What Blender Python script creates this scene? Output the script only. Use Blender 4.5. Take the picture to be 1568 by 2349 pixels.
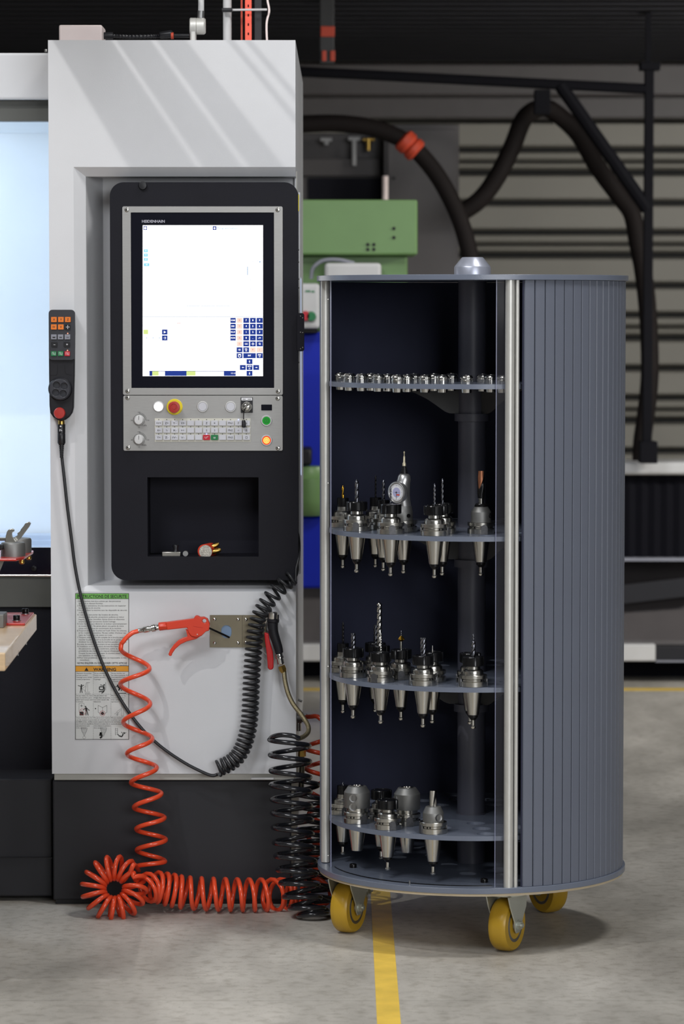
import bpy, bmesh, math, random
from mathutils import Vector, Matrix
random.seed(7)
PI = math.pi
for o in list(bpy.data.objects): bpy.data.objects.remove(o)
scene = bpy.context.scene
COL = scene.collection

# ------------------------------------------------------------------ camera
F = 7500.0; W_, H_ = 1568, 2349; PITCH = math.radians(3.578); CH = 1.5
cam_d = bpy.data.cameras.new('camera'); cam = bpy.data.objects.new('camera', cam_d); COL.objects.link(cam)
cam_d.sensor_fit = 'VERTICAL'; cam_d.sensor_height = 36.0; cam_d.lens = F / H_ * 36.0
cam.location = (0, 0, CH); cam.rotation_euler = (PI/2 - PITCH, 0, 0)
cam_d.clip_end = 100
cam_d.dof.use_dof = True; cam_d.dof.focus_distance = 7.85; cam_d.dof.aperture_fstop = 5.0
scene.camera = cam
# ------------------------------------------------------------------ light
world = bpy.data.worlds.new('world'); scene.world = world; world.use_nodes = True
world.node_tree.nodes['Background'].inputs[0].default_value = (0.8, 0.87, 1, 1)
world.node_tree.nodes['Background'].inputs[1].default_value = 0.15
def area(name, loc, target, sx, sy, power, color=(1, 1, 1)):
    l = bpy.data.lights.new(name, 'AREA'); l.shape = 'RECTANGLE'; l.size = sx; l.size_y = sy
    l.energy = power; l.color = color
    o = bpy.data.objects.new(name, l); COL.objects.link(o); o.location = loc
    o.rotation_euler = (Vector(target) - Vector(loc)).to_track_quat('-Z', 'Y').to_euler()
    return o
area('high_bay_lamp', (2.1, 6.2, 6.4), (0.2, 7.8, 0.6), 0.5, 1.2, 145, (1, 0.98, 0.95))
area('low_bay_lamp', (-1.82, 5.9, 4.02), (-0.5, 8.1, 1.8), 0.035, 0.035, 33, (1, 0.98, 0.95))
area('hall_fill_lamp', (-2.5, 2.0, 6.5), (0, 8, 1.0), 2.2, 2.2, 260, (0.94, 0.96, 1))  # broad overhead fill added to lift the whole scene
area('frontal_fill_lamp', (3.6, -3.5, 3.0), (-0.3, 8, 1.0), 5.0, 3.2, 410, (0.95, 0.97, 1))  # unseen soft fill added from the right front to lift the shaded sides
area('wall_fill_lamp', (3.6, 10.5, 2.58), (1.8, 16, 1.2), 1.4, 0.10, 110, (1, 0.97, 0.92))  # unseen fill added under the deck to brighten the back wall
area('enclosure_lamp', (-1.45, 8.5, 1.95), (-1.1, 9.2, 1.0), 1.0, 0.12, 10, (0.74, 0.86, 1))
vs = scene.view_settings
vs.view_transform = 'Standard'; vs.look = 'None'; vs.gamma = 1; vs.use_curve_mapping = False
vs.exposure = 0.0

# ------------------------------------------------------------------ measuring helpers
CT, ST = math.cos(PITCH), math.sin(PITCH)
def at(px, py, Y):
    """world point at depth Y whose direction was measured in the photograph"""
    u = (px - 784.0) / F; v = (1174.5 - py) / F
    dy = CT + v * ST; dz = -ST + v * CT
    t = Y / dy
    return Vector((u * t, Y, CH + dz * t))
def zat(py, Y): return at(784, py, Y).z
def xat(px, py, Y): return at(px, py, Y).x

# ------------------------------------------------------------------ materials
def lin(c):
    return tuple(((x/255.0) / 12.92 if x/255.0 <= 0.04045 else ((x/255.0 + 0.055) / 1.055) ** 2.4) for x in c)
MATS = {}
def mat(name, c, rough=0.5, metal=0.0, var=0.06, scale=8.0, bump=0.0, bscale=60.0, emit=None, es=1.0,
        coat=0.0, trans=0.0, stretch=None, rvar=0.0, alpha=1.0, spec=0.5):
    if name in MATS: return MATS[name]
    m = bpy.data.materials.new(name); m.use_nodes = True
    nt = m.node_tree; n = nt.nodes; b = n['Principled BSDF']
    c = lin(c)
    tc = n.new('ShaderNodeTexCoord'); mp = n.new('ShaderNodeMapping')
    nt.links.new(tc.outputs['Object'], mp.inputs[0])
    if stretch: mp.inputs['Scale'].default_value = stretch
    ns = n.new('ShaderNodeTexNoise'); ns.inputs['Scale'].default_value = scale; ns.inputs['Detail'].default_value = 6
    nt.links.new(mp.outputs[0], ns.inputs[0])
    rp = n.new('ShaderNodeValToRGB')
    rp.color_ramp.elements[0].position = 0.3; rp.color_ramp.elements[1].position = 0.7
    rp.color_ramp.elements[0].color = (*[x * (1 - var) for x in c], 1)
    rp.color_ramp.elements[1].color = (*[min(1, x * (1 + var)) for x in c], 1)
    nt.links.new(ns.outputs[0], rp.inputs[0]); nt.links.new(rp.outputs[0], b.inputs['Base Color'])
    b.inputs['Specular IOR Level'].default_value = spec
    b.inputs['Roughness'].default_value = rough; b.inputs['Metallic'].default_value = metal
    if rvar:
        mr = n.new('ShaderNodeMapRange'); mr.inputs[3].default_value = rough - rvar; mr.inputs[4].default_value = rough + rvar
        nt.links.new(ns.outputs[0], mr.inputs[0]); nt.links.new(mr.outputs[0], b.inputs['Roughness'])
    if bump:
        n2 = n.new('ShaderNodeTexNoise'); n2.inputs['Scale'].default_value = bscale; n2.inputs['Detail'].default_value = 4
        nt.links.new(mp.outputs[0], n2.inputs[0])
        bp = n.new('ShaderNodeBump'); bp.inputs['Strength'].default_value = bump; bp.inputs['Distance'].default_value = 0.002
        nt.links.new(n2.outputs[0], bp.inputs['Height']); nt.links.new(bp.outputs[0], b.inputs['Normal'])
    if emit is not None:
        b.inputs['Emission Color'].default_value = (*lin(emit), 1); b.inputs['Emission Strength'].default_value = es
    if coat: b.inputs['Coat Weight'].default_value = coat
    if trans: b.inputs['Transmission Weight'].default_value = trans
    if alpha < 1: b.inputs['Alpha'].default_value = alpha
    MATS[name] = m
    return m
WHITE = mat('white machine paint', (207, 208, 211), 0.38, var=0.02, bump=0.05, bscale=300)
CREAM = mat('light grey trim paint', (176, 175, 168), 0.45, var=0.04)
BLACKBASE = mat('dark charcoal base paint', (42, 42, 46), 0.42, var=0.08, scale=4, spec=0.3)
CONS = mat('black console paint', (22, 22, 29), 0.5, var=0.08, bump=0.08, bscale=500, spec=0.18)
CAV = mat('dark niche paint', (26, 26, 35), 0.6, spec=0.15)
STEELP = mat('brushed stainless plate', (166, 165, 163), 0.42, 0.75, var=0.05, scale=40, stretch=(1, 1, 30))
BLACKG = mat('black glass', (14, 15, 26), 0.12, var=0.0, coat=0.3)
BLACKP = mat('black plastic', (24, 24, 28), 0.35)
BLACKM = mat('matt black plastic', (28, 28, 33), 0.5, spec=0.3)
RUBBER = mat('black rubber', (36, 36, 40), 0.5)
CHROME = mat('polished steel', (205, 203, 198), 0.16, 1.0, var=0.04)
STEEL = mat('ground steel', (188, 186, 180), 0.24, 1.0, var=0.05, rvar=0.05)
SATIN = mat('satin steel', (150, 150, 150), 0.42, 1.0, var=0.05)
GREYST = mat('bead blasted steel', (128, 128, 126), 0.5, 0.8, var=0.04)
DARKST = mat('blackened steel', (30, 29, 30), 0.28, 0.6, var=0.1)
NUT = mat('black oxide nut', (22, 22, 24), 0.22, 0.4, var=0.05)
CARB = mat('carbide drill steel', (120, 121, 128), 0.22, 1.0, var=0.1)
BRASS = mat('brass', (196, 160, 84), 0.3, 1.0, var=0.1)
GOLD = mat('gold coated cutter', (224, 172, 60), 0.24, 1.0, var=0.08)
COPPER = mat('copper coated cutter', (168, 112, 84), 0.38, 0.9, var=0.15, scale=60)
ALU = mat('anodised aluminium', (204, 203, 198), 0.4, 0.55, var=0.03, scale=60)
CARTG = mat('slate grey powder coat', (106, 113, 128), 0.24, var=0.03, bump=0.1, bscale=400)
SLAT = mat('grey tambour slat plastic', (100, 105, 118), 0.45, var=0.04, scale=3)
INSHADE = mat('painted inner shade', (50, 53, 74), 0.75)  # dark tone stands in for the shade inside the cart
POLE = mat('dark grey pole paint', (80, 81, 92), 0.42)
BRKT = mat('dark grey bracket', (58, 58, 59), 0.55)
PLEX = mat('clear acrylic edge', (130, 130, 140), 0.06, trans=0.0, alpha=0.05)
GLASS = mat('clear window pane', (235, 245, 255), 0.02, trans=0.0, alpha=0.06)
RED = mat('glossy orange red hose', (228, 76, 40), 0.26, var=0.10, scale=25, coat=0.3)
REDP = mat('red plastic', (216, 62, 36), 0.36, var=0.03)
REDT = mat('dark red lever', (178, 24, 28), 0.25, coat=0.4)
REDPL = mat('red plate paint', (176, 46, 40), 0.28, coat=0.3)
HOSEB = mat('glossy black hose', (26, 27, 32), 0.2, coat=0.4, var=0.05)
CABLE = mat('dark grey cable sheath', (38, 39, 42), 0.42)
BRAID = mat('braided stainless hose', (150, 140, 112), 0.38, 0.9, var=0.3, scale=500, bump=0.6, bscale=700)
YEL = mat('yellow polyurethane wheel', (184, 146, 38), 0.36, var=0.08, scale=12)
ZINC = mat('zinc plated steel', (196, 200, 192), 0.32, 0.75, var=0.08, scale=14)
WOOD = mat('pale birch bench top', (214, 184, 146), 0.28, var=0.10, scale=6, stretch=(1, 12, 30), coat=0.4)
WOODE = mat('plywood edge', (196, 180, 152), 0.5, var=0.12, scale=20, stretch=(1, 1, 12))
HOLST = mat('holster plate nickel', (132, 124, 106), 0.38, 0.85, var=0.08, scale=12)
GREEN = mat('green machine paint', (104, 138, 84), 0.42, var=0.04)
BLUE = mat('blue machine paint', (14, 36, 168), 0.5, spec=0.25, var=0.05)
LGREY = mat('light grey plastic box', (196, 196, 196), 0.5)
WALLP = mat('cladding panel paint', (142, 139, 130), 0.55, var=0.06, scale=2)
WALLD = mat('dark cladding backing', (22, 23, 23), 0.8)
HALL = mat('hall wall paint', (196, 198, 200), 0.8, var=0.05)
DECK = mat('dark corrugated deck', (46, 46, 52), 0.7, spec=0.3, var=0.1)
TRUSS = mat('black truss steel', (8, 8, 15), 0.8, spec=0.2)
EXH = mat('dark brown exhaust hose', (26, 21, 20), 0.75, spec=0.2, var=0.15, bump=0.6, bscale=120)
CABG = mat('grey cabinet paint', (84, 80, 80), 0.5)
PLEAT = mat('black pleated cover', (12, 12, 19), 0.85, spec=0.15)
ORNG = mat('orange signal paint', (196, 70, 44), 0.5)
REDGLOW = mat('painted red glow', (232, 92, 70), 0.5, emit=(232, 60, 40), es=0.25)  # beacon light put into the strut's colour and faint emission
PINKW = mat('pale pinkish white plastic', (252, 234, 230), 0.5)
INTW = mat('enclosure inner white', (226, 234, 240), 0.6, var=0.02)
DGREY = mat('dark grey door frame', (86, 86, 82), 0.4, 0.3, var=0.06)
INK = mat('black ink', (28, 28, 28), 0.6)
PAPER = mat('notice paper', (205, 207, 205), 0.5, var=0.01)
INKG = mat('notice green', (110, 176, 84), 0.5)
INKO = mat('notice orange', (216, 150, 36), 0.5)
INKR = mat('notice red', (176, 60, 60), 0.5)
GREYI = mat('grey line ink', (120, 120, 120), 0.6)
KEYW = mat('pale grey key cap', (196, 197, 204), 0.42)
KEYB = mat('keypad surround', (198, 196, 184), 0.5)
KRED = mat('red key', (186, 26, 44), 0.35)
KGRN = mat('green key', (26, 116, 66), 0.35)
KORG = mat('orange key', (224, 118, 30), 0.45)
KGRY = mat('grey key', (130, 132, 142), 0.45)
ESTY = mat('yellow collar', (226, 206, 40), 0.4)
ESTR = mat('red mushroom button', (168, 44, 38), 0.38)
MWHITE = mat('white print', (228, 228, 232), 0.5)

def scr(name, c, s=1.0):
    m = bpy.data.materials.new(name); m.use_nodes = True; nt = m.node_tree
    nt.nodes.remove(nt.nodes['Principled BSDF'])
    e = nt.nodes.new('ShaderNodeEmission'); e.inputs[0].default_value = (*lin(c), 1); e.inputs[1].default_value = s
    nt.links.new(e.outputs[0], nt.nodes['Material Output'].inputs[0]); return m
S_W = scr('screen white', (255, 255, 255), 1.4); S_N = scr('screen navy', (44, 66, 150)); S_C = scr('screen cyan', (150, 228, 250))
S_P = scr('screen peach', (255, 228, 212)); S_G = scr('screen lime', (222, 240, 150)); S_L = scr('screen grey line', (170, 185, 205))
S_R = scr('screen red ink', (226, 130, 120)); S_B = scr('screen blue line', (90, 150, 205))
S_LED = scr('blue led', (150, 160, 255), 4.0); S_LW = scr('white lit button', (255, 255, 255), 1.6); S_LR = scr('red led', (255, 170, 140), 1.4)
S_LO = scr('orange lit button', (255, 214, 110), 1.3); S_LRR = scr('red lit ring', (255, 70, 30), 1.1); S_GB = scr('green lit button', (52, 168, 66), 0.7)
S_SIDE = scr('glowing side strip', (205, 222, 255), 0.95)

# ------------------------------------------------------------------ mesh builder
class MB:
    def __init__(s): s.v = []; s.f = []
    def add(s, vs, fs):
        o = len(s.v); s.v += [Vector(v) for v in vs]; s.f += [[i + o for i in f] for f in fs]; return s
    def box(s, x0, x1, y0, y1, z0, z1):
        x0, x1 = sorted((x0, x1)); y0, y1 = sorted((y0, y1)); z0, z1 = sorted((z0, z1))
        return s.add([(x0,y0,z0),(x1,y0,z0),(x1,y1,z0),(x0,y1,z0),(x0,y0,z1),(x1,y0,z1),(x1,y1,z1),(x0,y1,z1)],
                     [[0,3,2,1],[4,5,6,7],[0,1,5,4],[1,2,6,5],[2,3,7,6],[3,0,4,7]])
    def lathe(s, prof, c=(0,0,0), axis=(0,0,1), n=28, r_fn=None):
        """prof: list of (radius, height) along axis from c"""
        a = Vector(axis).normalized(); q = a.to_track_quat('Z', 'Y').to_matrix(); c = Vector(c)
        vs = []; fs = []
        for (r, h) in prof:
            for k in range(n):
                t = 2*PI*k/n; rr = max(r, 1e-5) * (r_fn(t, h) if r_fn else 1)
                vs.append(c + q @ Vector((rr*math.cos(t), rr*math.sin(t), h)))
        m = len(prof)
        up = prof[-1][1] >= prof[0][1]
        for i in range(m-1):
            for k in range(n):
                f = [i*n+k, i*n+(k+1) % n, (i+1)*n+(k+1) % n, (i+1)*n+k]
                fs.append(f if up else f[::-1])
        c0 = list(range(n)); c1 = list(range((m-1)*n, m*n))
        fs.append(c0[::-1] if up else c0); fs.append(c1 if up else c1[::-1])
        return s.add(vs, fs)
    def cyl(s, a, b, r, n=20, r2=None):
        a = Vector(a); b = Vector(b)
        return s.lathe([(r, 0), (r if r2 is None else r2, (b-a).length)], a, b-a, n)
    def tube(s, pts, r, n=10, rf=None, closed=False):
        pts = [Vector(p) for p in pts]; m = len(pts)
        tang = []
        for i in range(m):
            d = pts[min(i+1, m-1)] - pts[max(i-1, 0)]
            tang.append(d.normalized() if d.length > 1e-9 else Vector((0,0,1)))
        u = tang[0].orthogonal().normalized(); vs = []; fs = []
        for i in range(m):
            u = (u - tang[i]*u.dot(tang[i]))
            u = u.normalized() if u.length > 1e-6 else tang[i].orthogonal().normalized()
            w = tang[i].cross(u); rr = rf(i/(m-1)) if rf else r
            for k in range(n):
                t = 2*PI*k/n; vs.append(pts[i] + (u*math.cos(t) + w*math.sin(t))*rr)
        for i in range(m-1):
            for k in range(n): fs.append([i*n+k, i*n+(k+1) % n, (i+1)*n+(k+1) % n, (i+1)*n+k])
        fs.append(list(range(n))[::-1]); fs.append(list(range((m-1)*n, m*n)))
        return s.add(vs, fs)
    def prism(s, outl, y0, y1, holes=(), fn=None):
        """outline in (x,z), extruded along y; fn maps (x,y,z)->point"""
        bm = bmesh.new(); loops = []
        for lp in [outl] + list(holes):
            vv = [bm.verts.new((p[0], p[1], 0)) for p in lp]; loops.append(len(lp))
            for i in range(len(vv)): bm.edges.new((vv[i], vv[(i+1) % len(vv)]))
        bmesh.ops.triangle_fill(bm, use_beauty=True, use_dissolve=False, edges=bm.edges[:], normal=(0, 0, 1))
        bm.verts.ensure_lookup_table(); bm.verts.index_update()
        N = len(bm.verts); co = [v.co.copy() for v in bm.verts]
        fn = fn or (lambda x, y, z: (x, y, z))
        vs = [fn(c.x, y0, c.y) for c in co] + [fn(c.x, y1, c.y) for c in co]
        fs = []
        for f in bm.faces:
            ids = [v.index for v in f.verts]
            if f.normal.z < 0: ids = ids[::-1]
            fs.append(ids); fs.append([i + N for i in ids[::-1]])
        o = 0
        for li, L in enumerate(loops):
            for i in range(L):
                a, b = o+i, o+(i+1) % L; fs.append([a, b, b+N, a+N])
            o += L
        bm.free(); return s.add(vs, fs)
    def build(s, name, m, parent=None, smooth=35, bev=0, seg=2, fix=True):
        me = bpy.data.meshes.new(name); me.from_pydata([tuple(v) for v in s.v], [], s.f)
        if fix:
            bm = bmesh.new(); bm.from_mesh(me); bmesh.ops.recalc_face_normals(bm, faces=bm.faces[:]); bm.to_mesh(me); bm.free()
        me.materials.append(m)
        if smooth:
            me.polygons.foreach_set('use_smooth', [True]*len(me.polygons))
            me.set_sharp_from_angle(angle=math.radians(smooth))
        o = bpy.data.objects.new(name, me); COL.objects.link(o)
        if parent is not None:
            o.parent = parent
            o.matrix_parent_inverse = parent_inv(parent)
        if bev:
            b = o.modifiers.new('bevel', 'BEVEL'); b.width = bev; b.segments = seg; b.limit_method = 'ANGLE'; b.angle_limit = math.radians(40)
        return o
def wm(o):
    m = Matrix.Translation(o.location) @ o.rotation_euler.to_matrix().to_4x4()
    if o.parent is not None: m = wm(o.parent) @ o.matrix_parent_inverse @ m
    return m
LOCAL = [False]
def parent_inv(p):   # children are modelled in world coordinates unless LOCAL is on
    return Matrix.Identity(4) if LOCAL[0] else wm(p).inverted()
def tag(o, label=None, cat=None, group=None, kind=None):
    if label: o['label'] = label
    if cat: o['category'] = cat
    if group: o['group'] = group
    if kind: o['kind'] = kind
    return o
def thing(name, loc, label, cat, group=None, rz=0):
    o = bpy.data.objects.new(name, None); COL.objects.link(o); o.location = loc; o.rotation_euler = (0, 0, rz)
    o.empty_display_size = 0.05
    return tag(o, label, cat, group)
def rrect(x0, x1, z0, z1, r, n=6):
    if isinstance(r, (int, float)): r = [r]*4
    pts = []
    for (cx, cz, a, rr) in ((x1, z1, 0, r[0]), (x0, z1, 90, r[1]), (x0, z0, 180, r[2]), (x1, z0, 270, r[3])):
        sx = -1 if cx == x1 else 1; sz = -1 if cz == z1 else 1
        for i in range(n+1):
            t = math.radians(a + 90*i/n)
            pts.append((cx + sx*rr + rr*math.cos(t), cz + sz*rr + rr*math.sin(t)))
    return pts
def circ(cx, cz, r, n=24, rz=None):
    return [(cx + r*math.cos(2*PI*i/n), cz + (rz or r)*math.sin(2*PI*i/n)) for i in range(n)]
def spline(pts, n=12):
    pts = [Vector(p) for p in pts]; out = []
    P = [2*pts[0]-pts[1]] + pts + [2*pts[-1]-pts[-2]]
    for i in range(1, len(P)-2):
        for k in range(n):
            t = k/n; a, b, c, d = P[i-1], P[i], P[i+1], P[i+2]
            out.append(0.5*((2*b) + (c-a)*t + (2*a-5*b+4*c-d)*t*t + (3*b-a-3*c+d)*t**3))
    out.append(pts[-1]); return out
def coil(center, rad, turns, per=14, ph=0, rfun=None, dens=None):
    """helix round a dense centre line"""
    L = [0.0]
    for i in range(1, len(center)): L.append(L[-1] + (center[i]-center[i-1]).length * (dens((i-.5)/(len(center)-1)) if dens else 1))
    N = int(turns*per); out = []; j = 0
    tang0 = (center[1]-center[0]).normalized(); u = tang0.orthogonal().normalized()
    for i in range(N+1):
        s_ = L[-1]*i/N
        while j < len(L)-2 and L[j+1] < s_: j += 1
        t = (s_-L[j])/max(1e-9, L[j+1]-L[j]); p = center[j].lerp(center[j+1], t)
        d = (center[min(j+2, len(center)-1)] - center[max(j-1, 0)]).normalized()
        u = (u - d*u.dot(d)).normalized(); w = d.cross(u); a = ph + 2*PI*i/per
        rr = rad*(rfun(i/N) if rfun else 1)
        out.append(p + (u*math.cos(a)+w*math.sin(a))*rr)
    return out
# flat artwork on a plane Y=const, coordinates in photograph pixels
class Art:
    def __init__(s, Y): s.Y = Y; s.mb = MB()
    def P(s, px, py): return at(px, py, s.Y)
    def poly(s, pts): s.mb.add([s.P(*p) for p in pts], [list(range(len(pts)))]); return s
    def rect(s, x0, y0, x1, y1): return s.poly([(x0, y1), (x1, y1), (x1, y0), (x0, y0)])
    def disc(s, cx, cy, r, n=16, ry=None): return s.poly([(cx+r*math.cos(2*PI*i/n), cy-(ry or r)*math.sin(2*PI*i/n)) for i in range(n)])
    def ring(s, cx, cy, r, w, a0=0, a1=360, n=24):
        for i in range(n):
            t0 = math.radians(a0+(a1-a0)*i/n); t1 = math.radians(a0+(a1-a0)*(i+1)/n)
            s.poly([(cx+(r-w)*math.cos(t0), cy-(r-w)*math.sin(t0)), (cx+r*math.cos(t0), cy-r*math.sin(t0)),
                    (cx+r*math.cos(t1), cy-r*math.sin(t1)), (cx+(r-w)*math.cos(t1), cy-(r-w)*math.sin(t1))])
        return s
    def line(s, pts, w):
        for a, b in zip(pts, pts[1:]):
            dx, dy = b[0]-a[0], b[1]-a[1]; L = math.hypot(dx, dy) or 1; nx, ny = -dy/L*w/2, dx/L*w/2
            s.poly([(a[0]+nx, a[1]+ny), (a[0]-nx, a[1]-ny), (b[0]-nx, b[1]-ny), (b[0]+nx, b[1]+ny)])
        return s
    def text(s, body, px, py, size, width=None, align='LEFT', bold=0.0, rot=False):
        """py = baseline; size = em size in pixels"""
        cu = bpy.data.curves.new('t', 'FONT'); cu.body = body; cu.size = 1.0; cu.resolution_u = 2; cu.offset = bold
        ob = bpy.data.objects.new('t', cu); me = bpy.data.meshes.new_from_object(ob)
        vs = [v.co.copy() for v in me.vertices]; fs = [list(p.vertices) for p in me.polygons]
        if vs:
            x0 = min(v.x for v in vs); x1 = max(v.x for v in vs); sx = size
            if width: sx = width/(x1-x0)
            off = {'LEFT': 0, 'CENTER': -(x1-x0)/2, 'RIGHT': -(x1-x0)}[align]
            if rot: s.mb.add([s.P(px + v.y*size, py + (v.x-x0+off)*sx) for v in vs], fs)
            else: s.mb.add([s.P(px+(v.x-x0+off)*sx, py-v.y*size) for v in vs], fs)
        bpy.data.objects.remove(ob); bpy.data.curves.remove(cu); bpy.data.meshes.remove(me); return s
    def build(s, name, m, parent):
        o = s.mb.build(name, m, parent, smooth=0, fix=False)
        if len(s.mb.f) > 1: o['kind'] = 'stuff'     # printing too fine to pick apart
        return o

# ================================================================== SETTING
def floor_mat():
    m = bpy.data.materials.new('power floated concrete'); m.use_nodes = True; nt = m.node_tree; n = nt.nodes; b = n['Principled BSDF']
    tc = n.new('ShaderNodeTexCoord')
    mp = n.new('ShaderNodeMapping'); mp.inputs['Scale'].default_value = (1, 0.45, 1); nt.links.new(tc.outputs['Object'], mp.inputs[0])
    a = n.new('ShaderNodeTexNoise'); a.inputs['Scale'].default_value = 2.2; a.inputs['Detail'].default_value = 9; a.inputs['Roughness'].default_value = 0.62; nt.links.new(mp.outputs[0], a.inputs[0])
    r = n.new('ShaderNodeValToRGB'); r.color_ramp.elements[0].position = 0.32; r.color_ramp.elements[1].position = 0.68
    r.color_ramp.elements[0].color = (*lin((146, 142, 134)), 1); r.color_ramp.elements[1].color = (*lin((206, 201, 192)), 1); nt.links.new(a.outputs[0], r.inputs[0])
    s2 = n.new('ShaderNodeTexNoise'); s2.inputs['Scale'].default_value = 34; s2.inputs['Detail'].default_value = 6; nt.links.new(tc.outputs['Object'], s2.inputs[0])
    r2 = n.new('ShaderNodeValToRGB'); r2.color_ramp.elements[0].position = 0.30; r2.color_ramp.elements[1].position = 0.52
    r2.color_ramp.elements[0].color = (.78, .77, .75, 1); r2.color_ramp.elements[1].color = (1, 1, 1, 1); nt.links.new(s2.outputs[0], r2.inputs[0])
    mx = n.new('ShaderNodeMixRGB'); mx.blend_type = 'MULTIPLY'; mx.inputs[0].default_value = 1; nt.links.new(r.outputs[0], mx.inputs[1]); nt.links.new(r2.outputs[0], mx.inputs[2])
    s3 = n.new('ShaderNodeTexNoise'); s3.inputs['Scale'].default_value = 150; nt.links.new(tc.outputs['Object'], s3.inputs[0])
    r3 = n.new('ShaderNodeValToRGB'); r3.color_ramp.elements[0].position = 0.27; r3.color_ramp.elements[1].position = 0.34
    r3.color_ramp.elements[0].color = (.45, .42, .4, 1); r3.color_ramp.elements[1].color = (1, 1, 1, 1); nt.links.new(s3.outputs[0], r3.inputs[0])
    m2 = n.new('ShaderNodeMixRGB'); m2.blend_type = 'MULTIPLY'; m2.inputs[0].default_value = 0.8; nt.links.new(mx.outputs[0], m2.inputs[1]); nt.links.new(r3.outputs[0], m2.inputs[2])
    nt.links.new(m2.outputs[0], b.inputs['Base Color']); b.inputs['Roughness'].default_value = 0.42
    mr = n.new('ShaderNodeMapRange'); mr.inputs[3].default_value = 0.35; mr.inputs[4].default_value = 0.6; nt.links.new(a.outputs[0], mr.inputs[0]); nt.links.new(mr.outputs[0], b.inputs['Roughness'])
    bp = n.new('ShaderNodeBump'); bp.inputs['Strength'].default_value = 0.12; bp.inputs['Distance'].default_value = 0.003
    nt.links.new(s2.outputs[0], bp.inputs['Height']); nt.links.new(bp.outputs[0], b.inputs['Normal'])
    return m
JY = 7.01
fl = MB()
fl.box(-12, 12, -6, JY-0.002, -0.3, 0); fl.box(-12, 12, JY+0.002, 16.3, -0.3, 0); fl.box(-12, 12, JY-0.002, JY+0.002, -0.3, -0.004)
floor = tag(fl.build('floor', floor_mat(), smooth=0), 'grey power floated concrete floor with a thin sawn joint', kind='structure')
lm = mat('yellow floor paint', (242, 204, 88), 0.42, var=0.12, scale=14, bump=0.1)
l1 = MB().box(0.0735, 0.1235, 3.0, 12.75, 0.0, 0.0008).build('floor_line', lm, floor, smooth=0)
tag(l1, 'yellow painted line running under the tool cart')
tag(MB().box(-6, 9, 12.755, 12.845, 0.0, 0.0008).build('floor_line', lm, floor, smooth=0), 'yellow painted line running across the far aisle')
tag(MB().box(-12, 12, 16.0, 16.2, 0, 7).build('wall_back', WALLD, smooth=0), 'dark backing wall carrying horizontal grey cladding', kind='structure')
wb = bpy.data.objects['wall_back']
YW = 15.97
bands = []
k0 = 585.0; per = 189.5
for k in range(-3, 4):
    y = k0 + per*k
    bands += [(y+6, y+65, 0.03), (y+75, y+133, 0.03), (y+143, y+162, 0.018), (y+167, y+184, 0.03)]
for (a, b, d) in bands:
    if b < 60: continue
    z1, z0 = zat(a, YW), zat(b, YW)
    p = MB().add([(-7, YW, z0), (9, YW, z0), (9, YW-d, z0+.012), (-7, YW-d, z0+.012), (-7, YW-d*1.1, z1-.01), (9, YW-d*1.1, z1-.01), (9, YW, z1), (-7, YW, z1)],
             [[0,1,2,3],[3,2,5,4],[4,5,6,7],[0,3,4,7],[1,6,5,2]]).build('cladding_panel', WALLP, wb, smooth=0)
for nm, b in (('wall_left', (-12.2, -12, -6, 16.2, 0, 7)), ('wall_right', (12, 12.2, -6, 16.2, 0, 7)), ('wall_front', (-12, 12, -6.2, -6, 0, 7)), ('ceiling', (-12, 12, -6, 16.2, 7, 7.2))):
    tag(MB().box(*b).build(nm, HALL, smooth=0), kind='structure')
# mezzanine deck
dk = thing('mezzanine_deck', (2, 13.6, 2.62), 'dark corrugated underside of a mezzanine deck, high behind the machines', 'deck')
prof = []
x = 10.6
m = MB(); m.box(-6, 9.5, 10.6, 15.68, 2.72, 2.80); m.build('deck_plate', DECK, dk, smooth=0)
for i in range(24):
    y = 10.7 + i*0.2
    MB().add([(-6, y, 2.72), (9.5, y, 2.72), (9.5, y+.02, 2.65), (-6, y+.02, 2.65), (-6, y+.1, 2.65), (9.5, y+.1, 2.65), (9.5, y+.12, 2.72), (-6, y+.12, 2.72)],
             [[0,1,2,3],[3,2,5,4],[4,5,6,7],[0,3,4,7],[1,6,5,2]]).build('deck_rib', DECK, dk, smooth=0)
MB().box(-6, 9.5, 15.55, 15.75, 2.5, 2.65).build('edge_beam', CABG, dk, bev=.01)
for xx in (-5.6, 9.2): MB().box(xx-.08, xx+.08, 15.5, 15.66, 0, 2.5).build('post', TRUSS, dk, bev=.005)
b = tag(MB().box(-6, 9.5, 15.70, 15.90, zat(273, 15.8), zat(212, 15.8)).build('steel_beam', CABG, smooth=0, bev=.004),
    'long dark grey horizontal steel beam fixed along the back wall', 'beam')

# ================================================================== BACKGROUND
def bx(name, m, par, px0, px1, py0, py1, Y, d, bev=0.0):
    zt, zb = zat(py0, Y), zat(py1, Y); pm = (py0+py1)/2
    return MB().box(xat(px0, pm, Y), xat(px1, pm, Y), Y, Y+d, zb, zt).build(name, m, par, smooth=0, bev=bev)
Yt = 12.9
t = thing('support_frame', at(1486, 1060, Yt), 'black steel support frame with post, sloping top bar and diagonal brace holding the exhaust hose', 'frame')
pz = zat(1062, Yt)
MB().box(xat(1475, 600, Yt), xat(1496, 600, Yt), Yt-.02, Yt+.02, pz, zat(150, Yt)).build('post', TRUSS, t, bev=.003)
MB().box(xat(1465, 1030, Yt), xat(1505, 1030, Yt), Yt-.05, Yt+.05, pz, zat(1012, Yt)).build('foot', TRUSS, t, bev=.003)
MB().box(xat(1466, 160, Yt), xat(1512, 160, Yt), Yt-.04, Yt+.04, zat(162, Yt), zat(144, Yt)).build('hanger_bracket', TRUSS, t, bev=.003)
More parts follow.
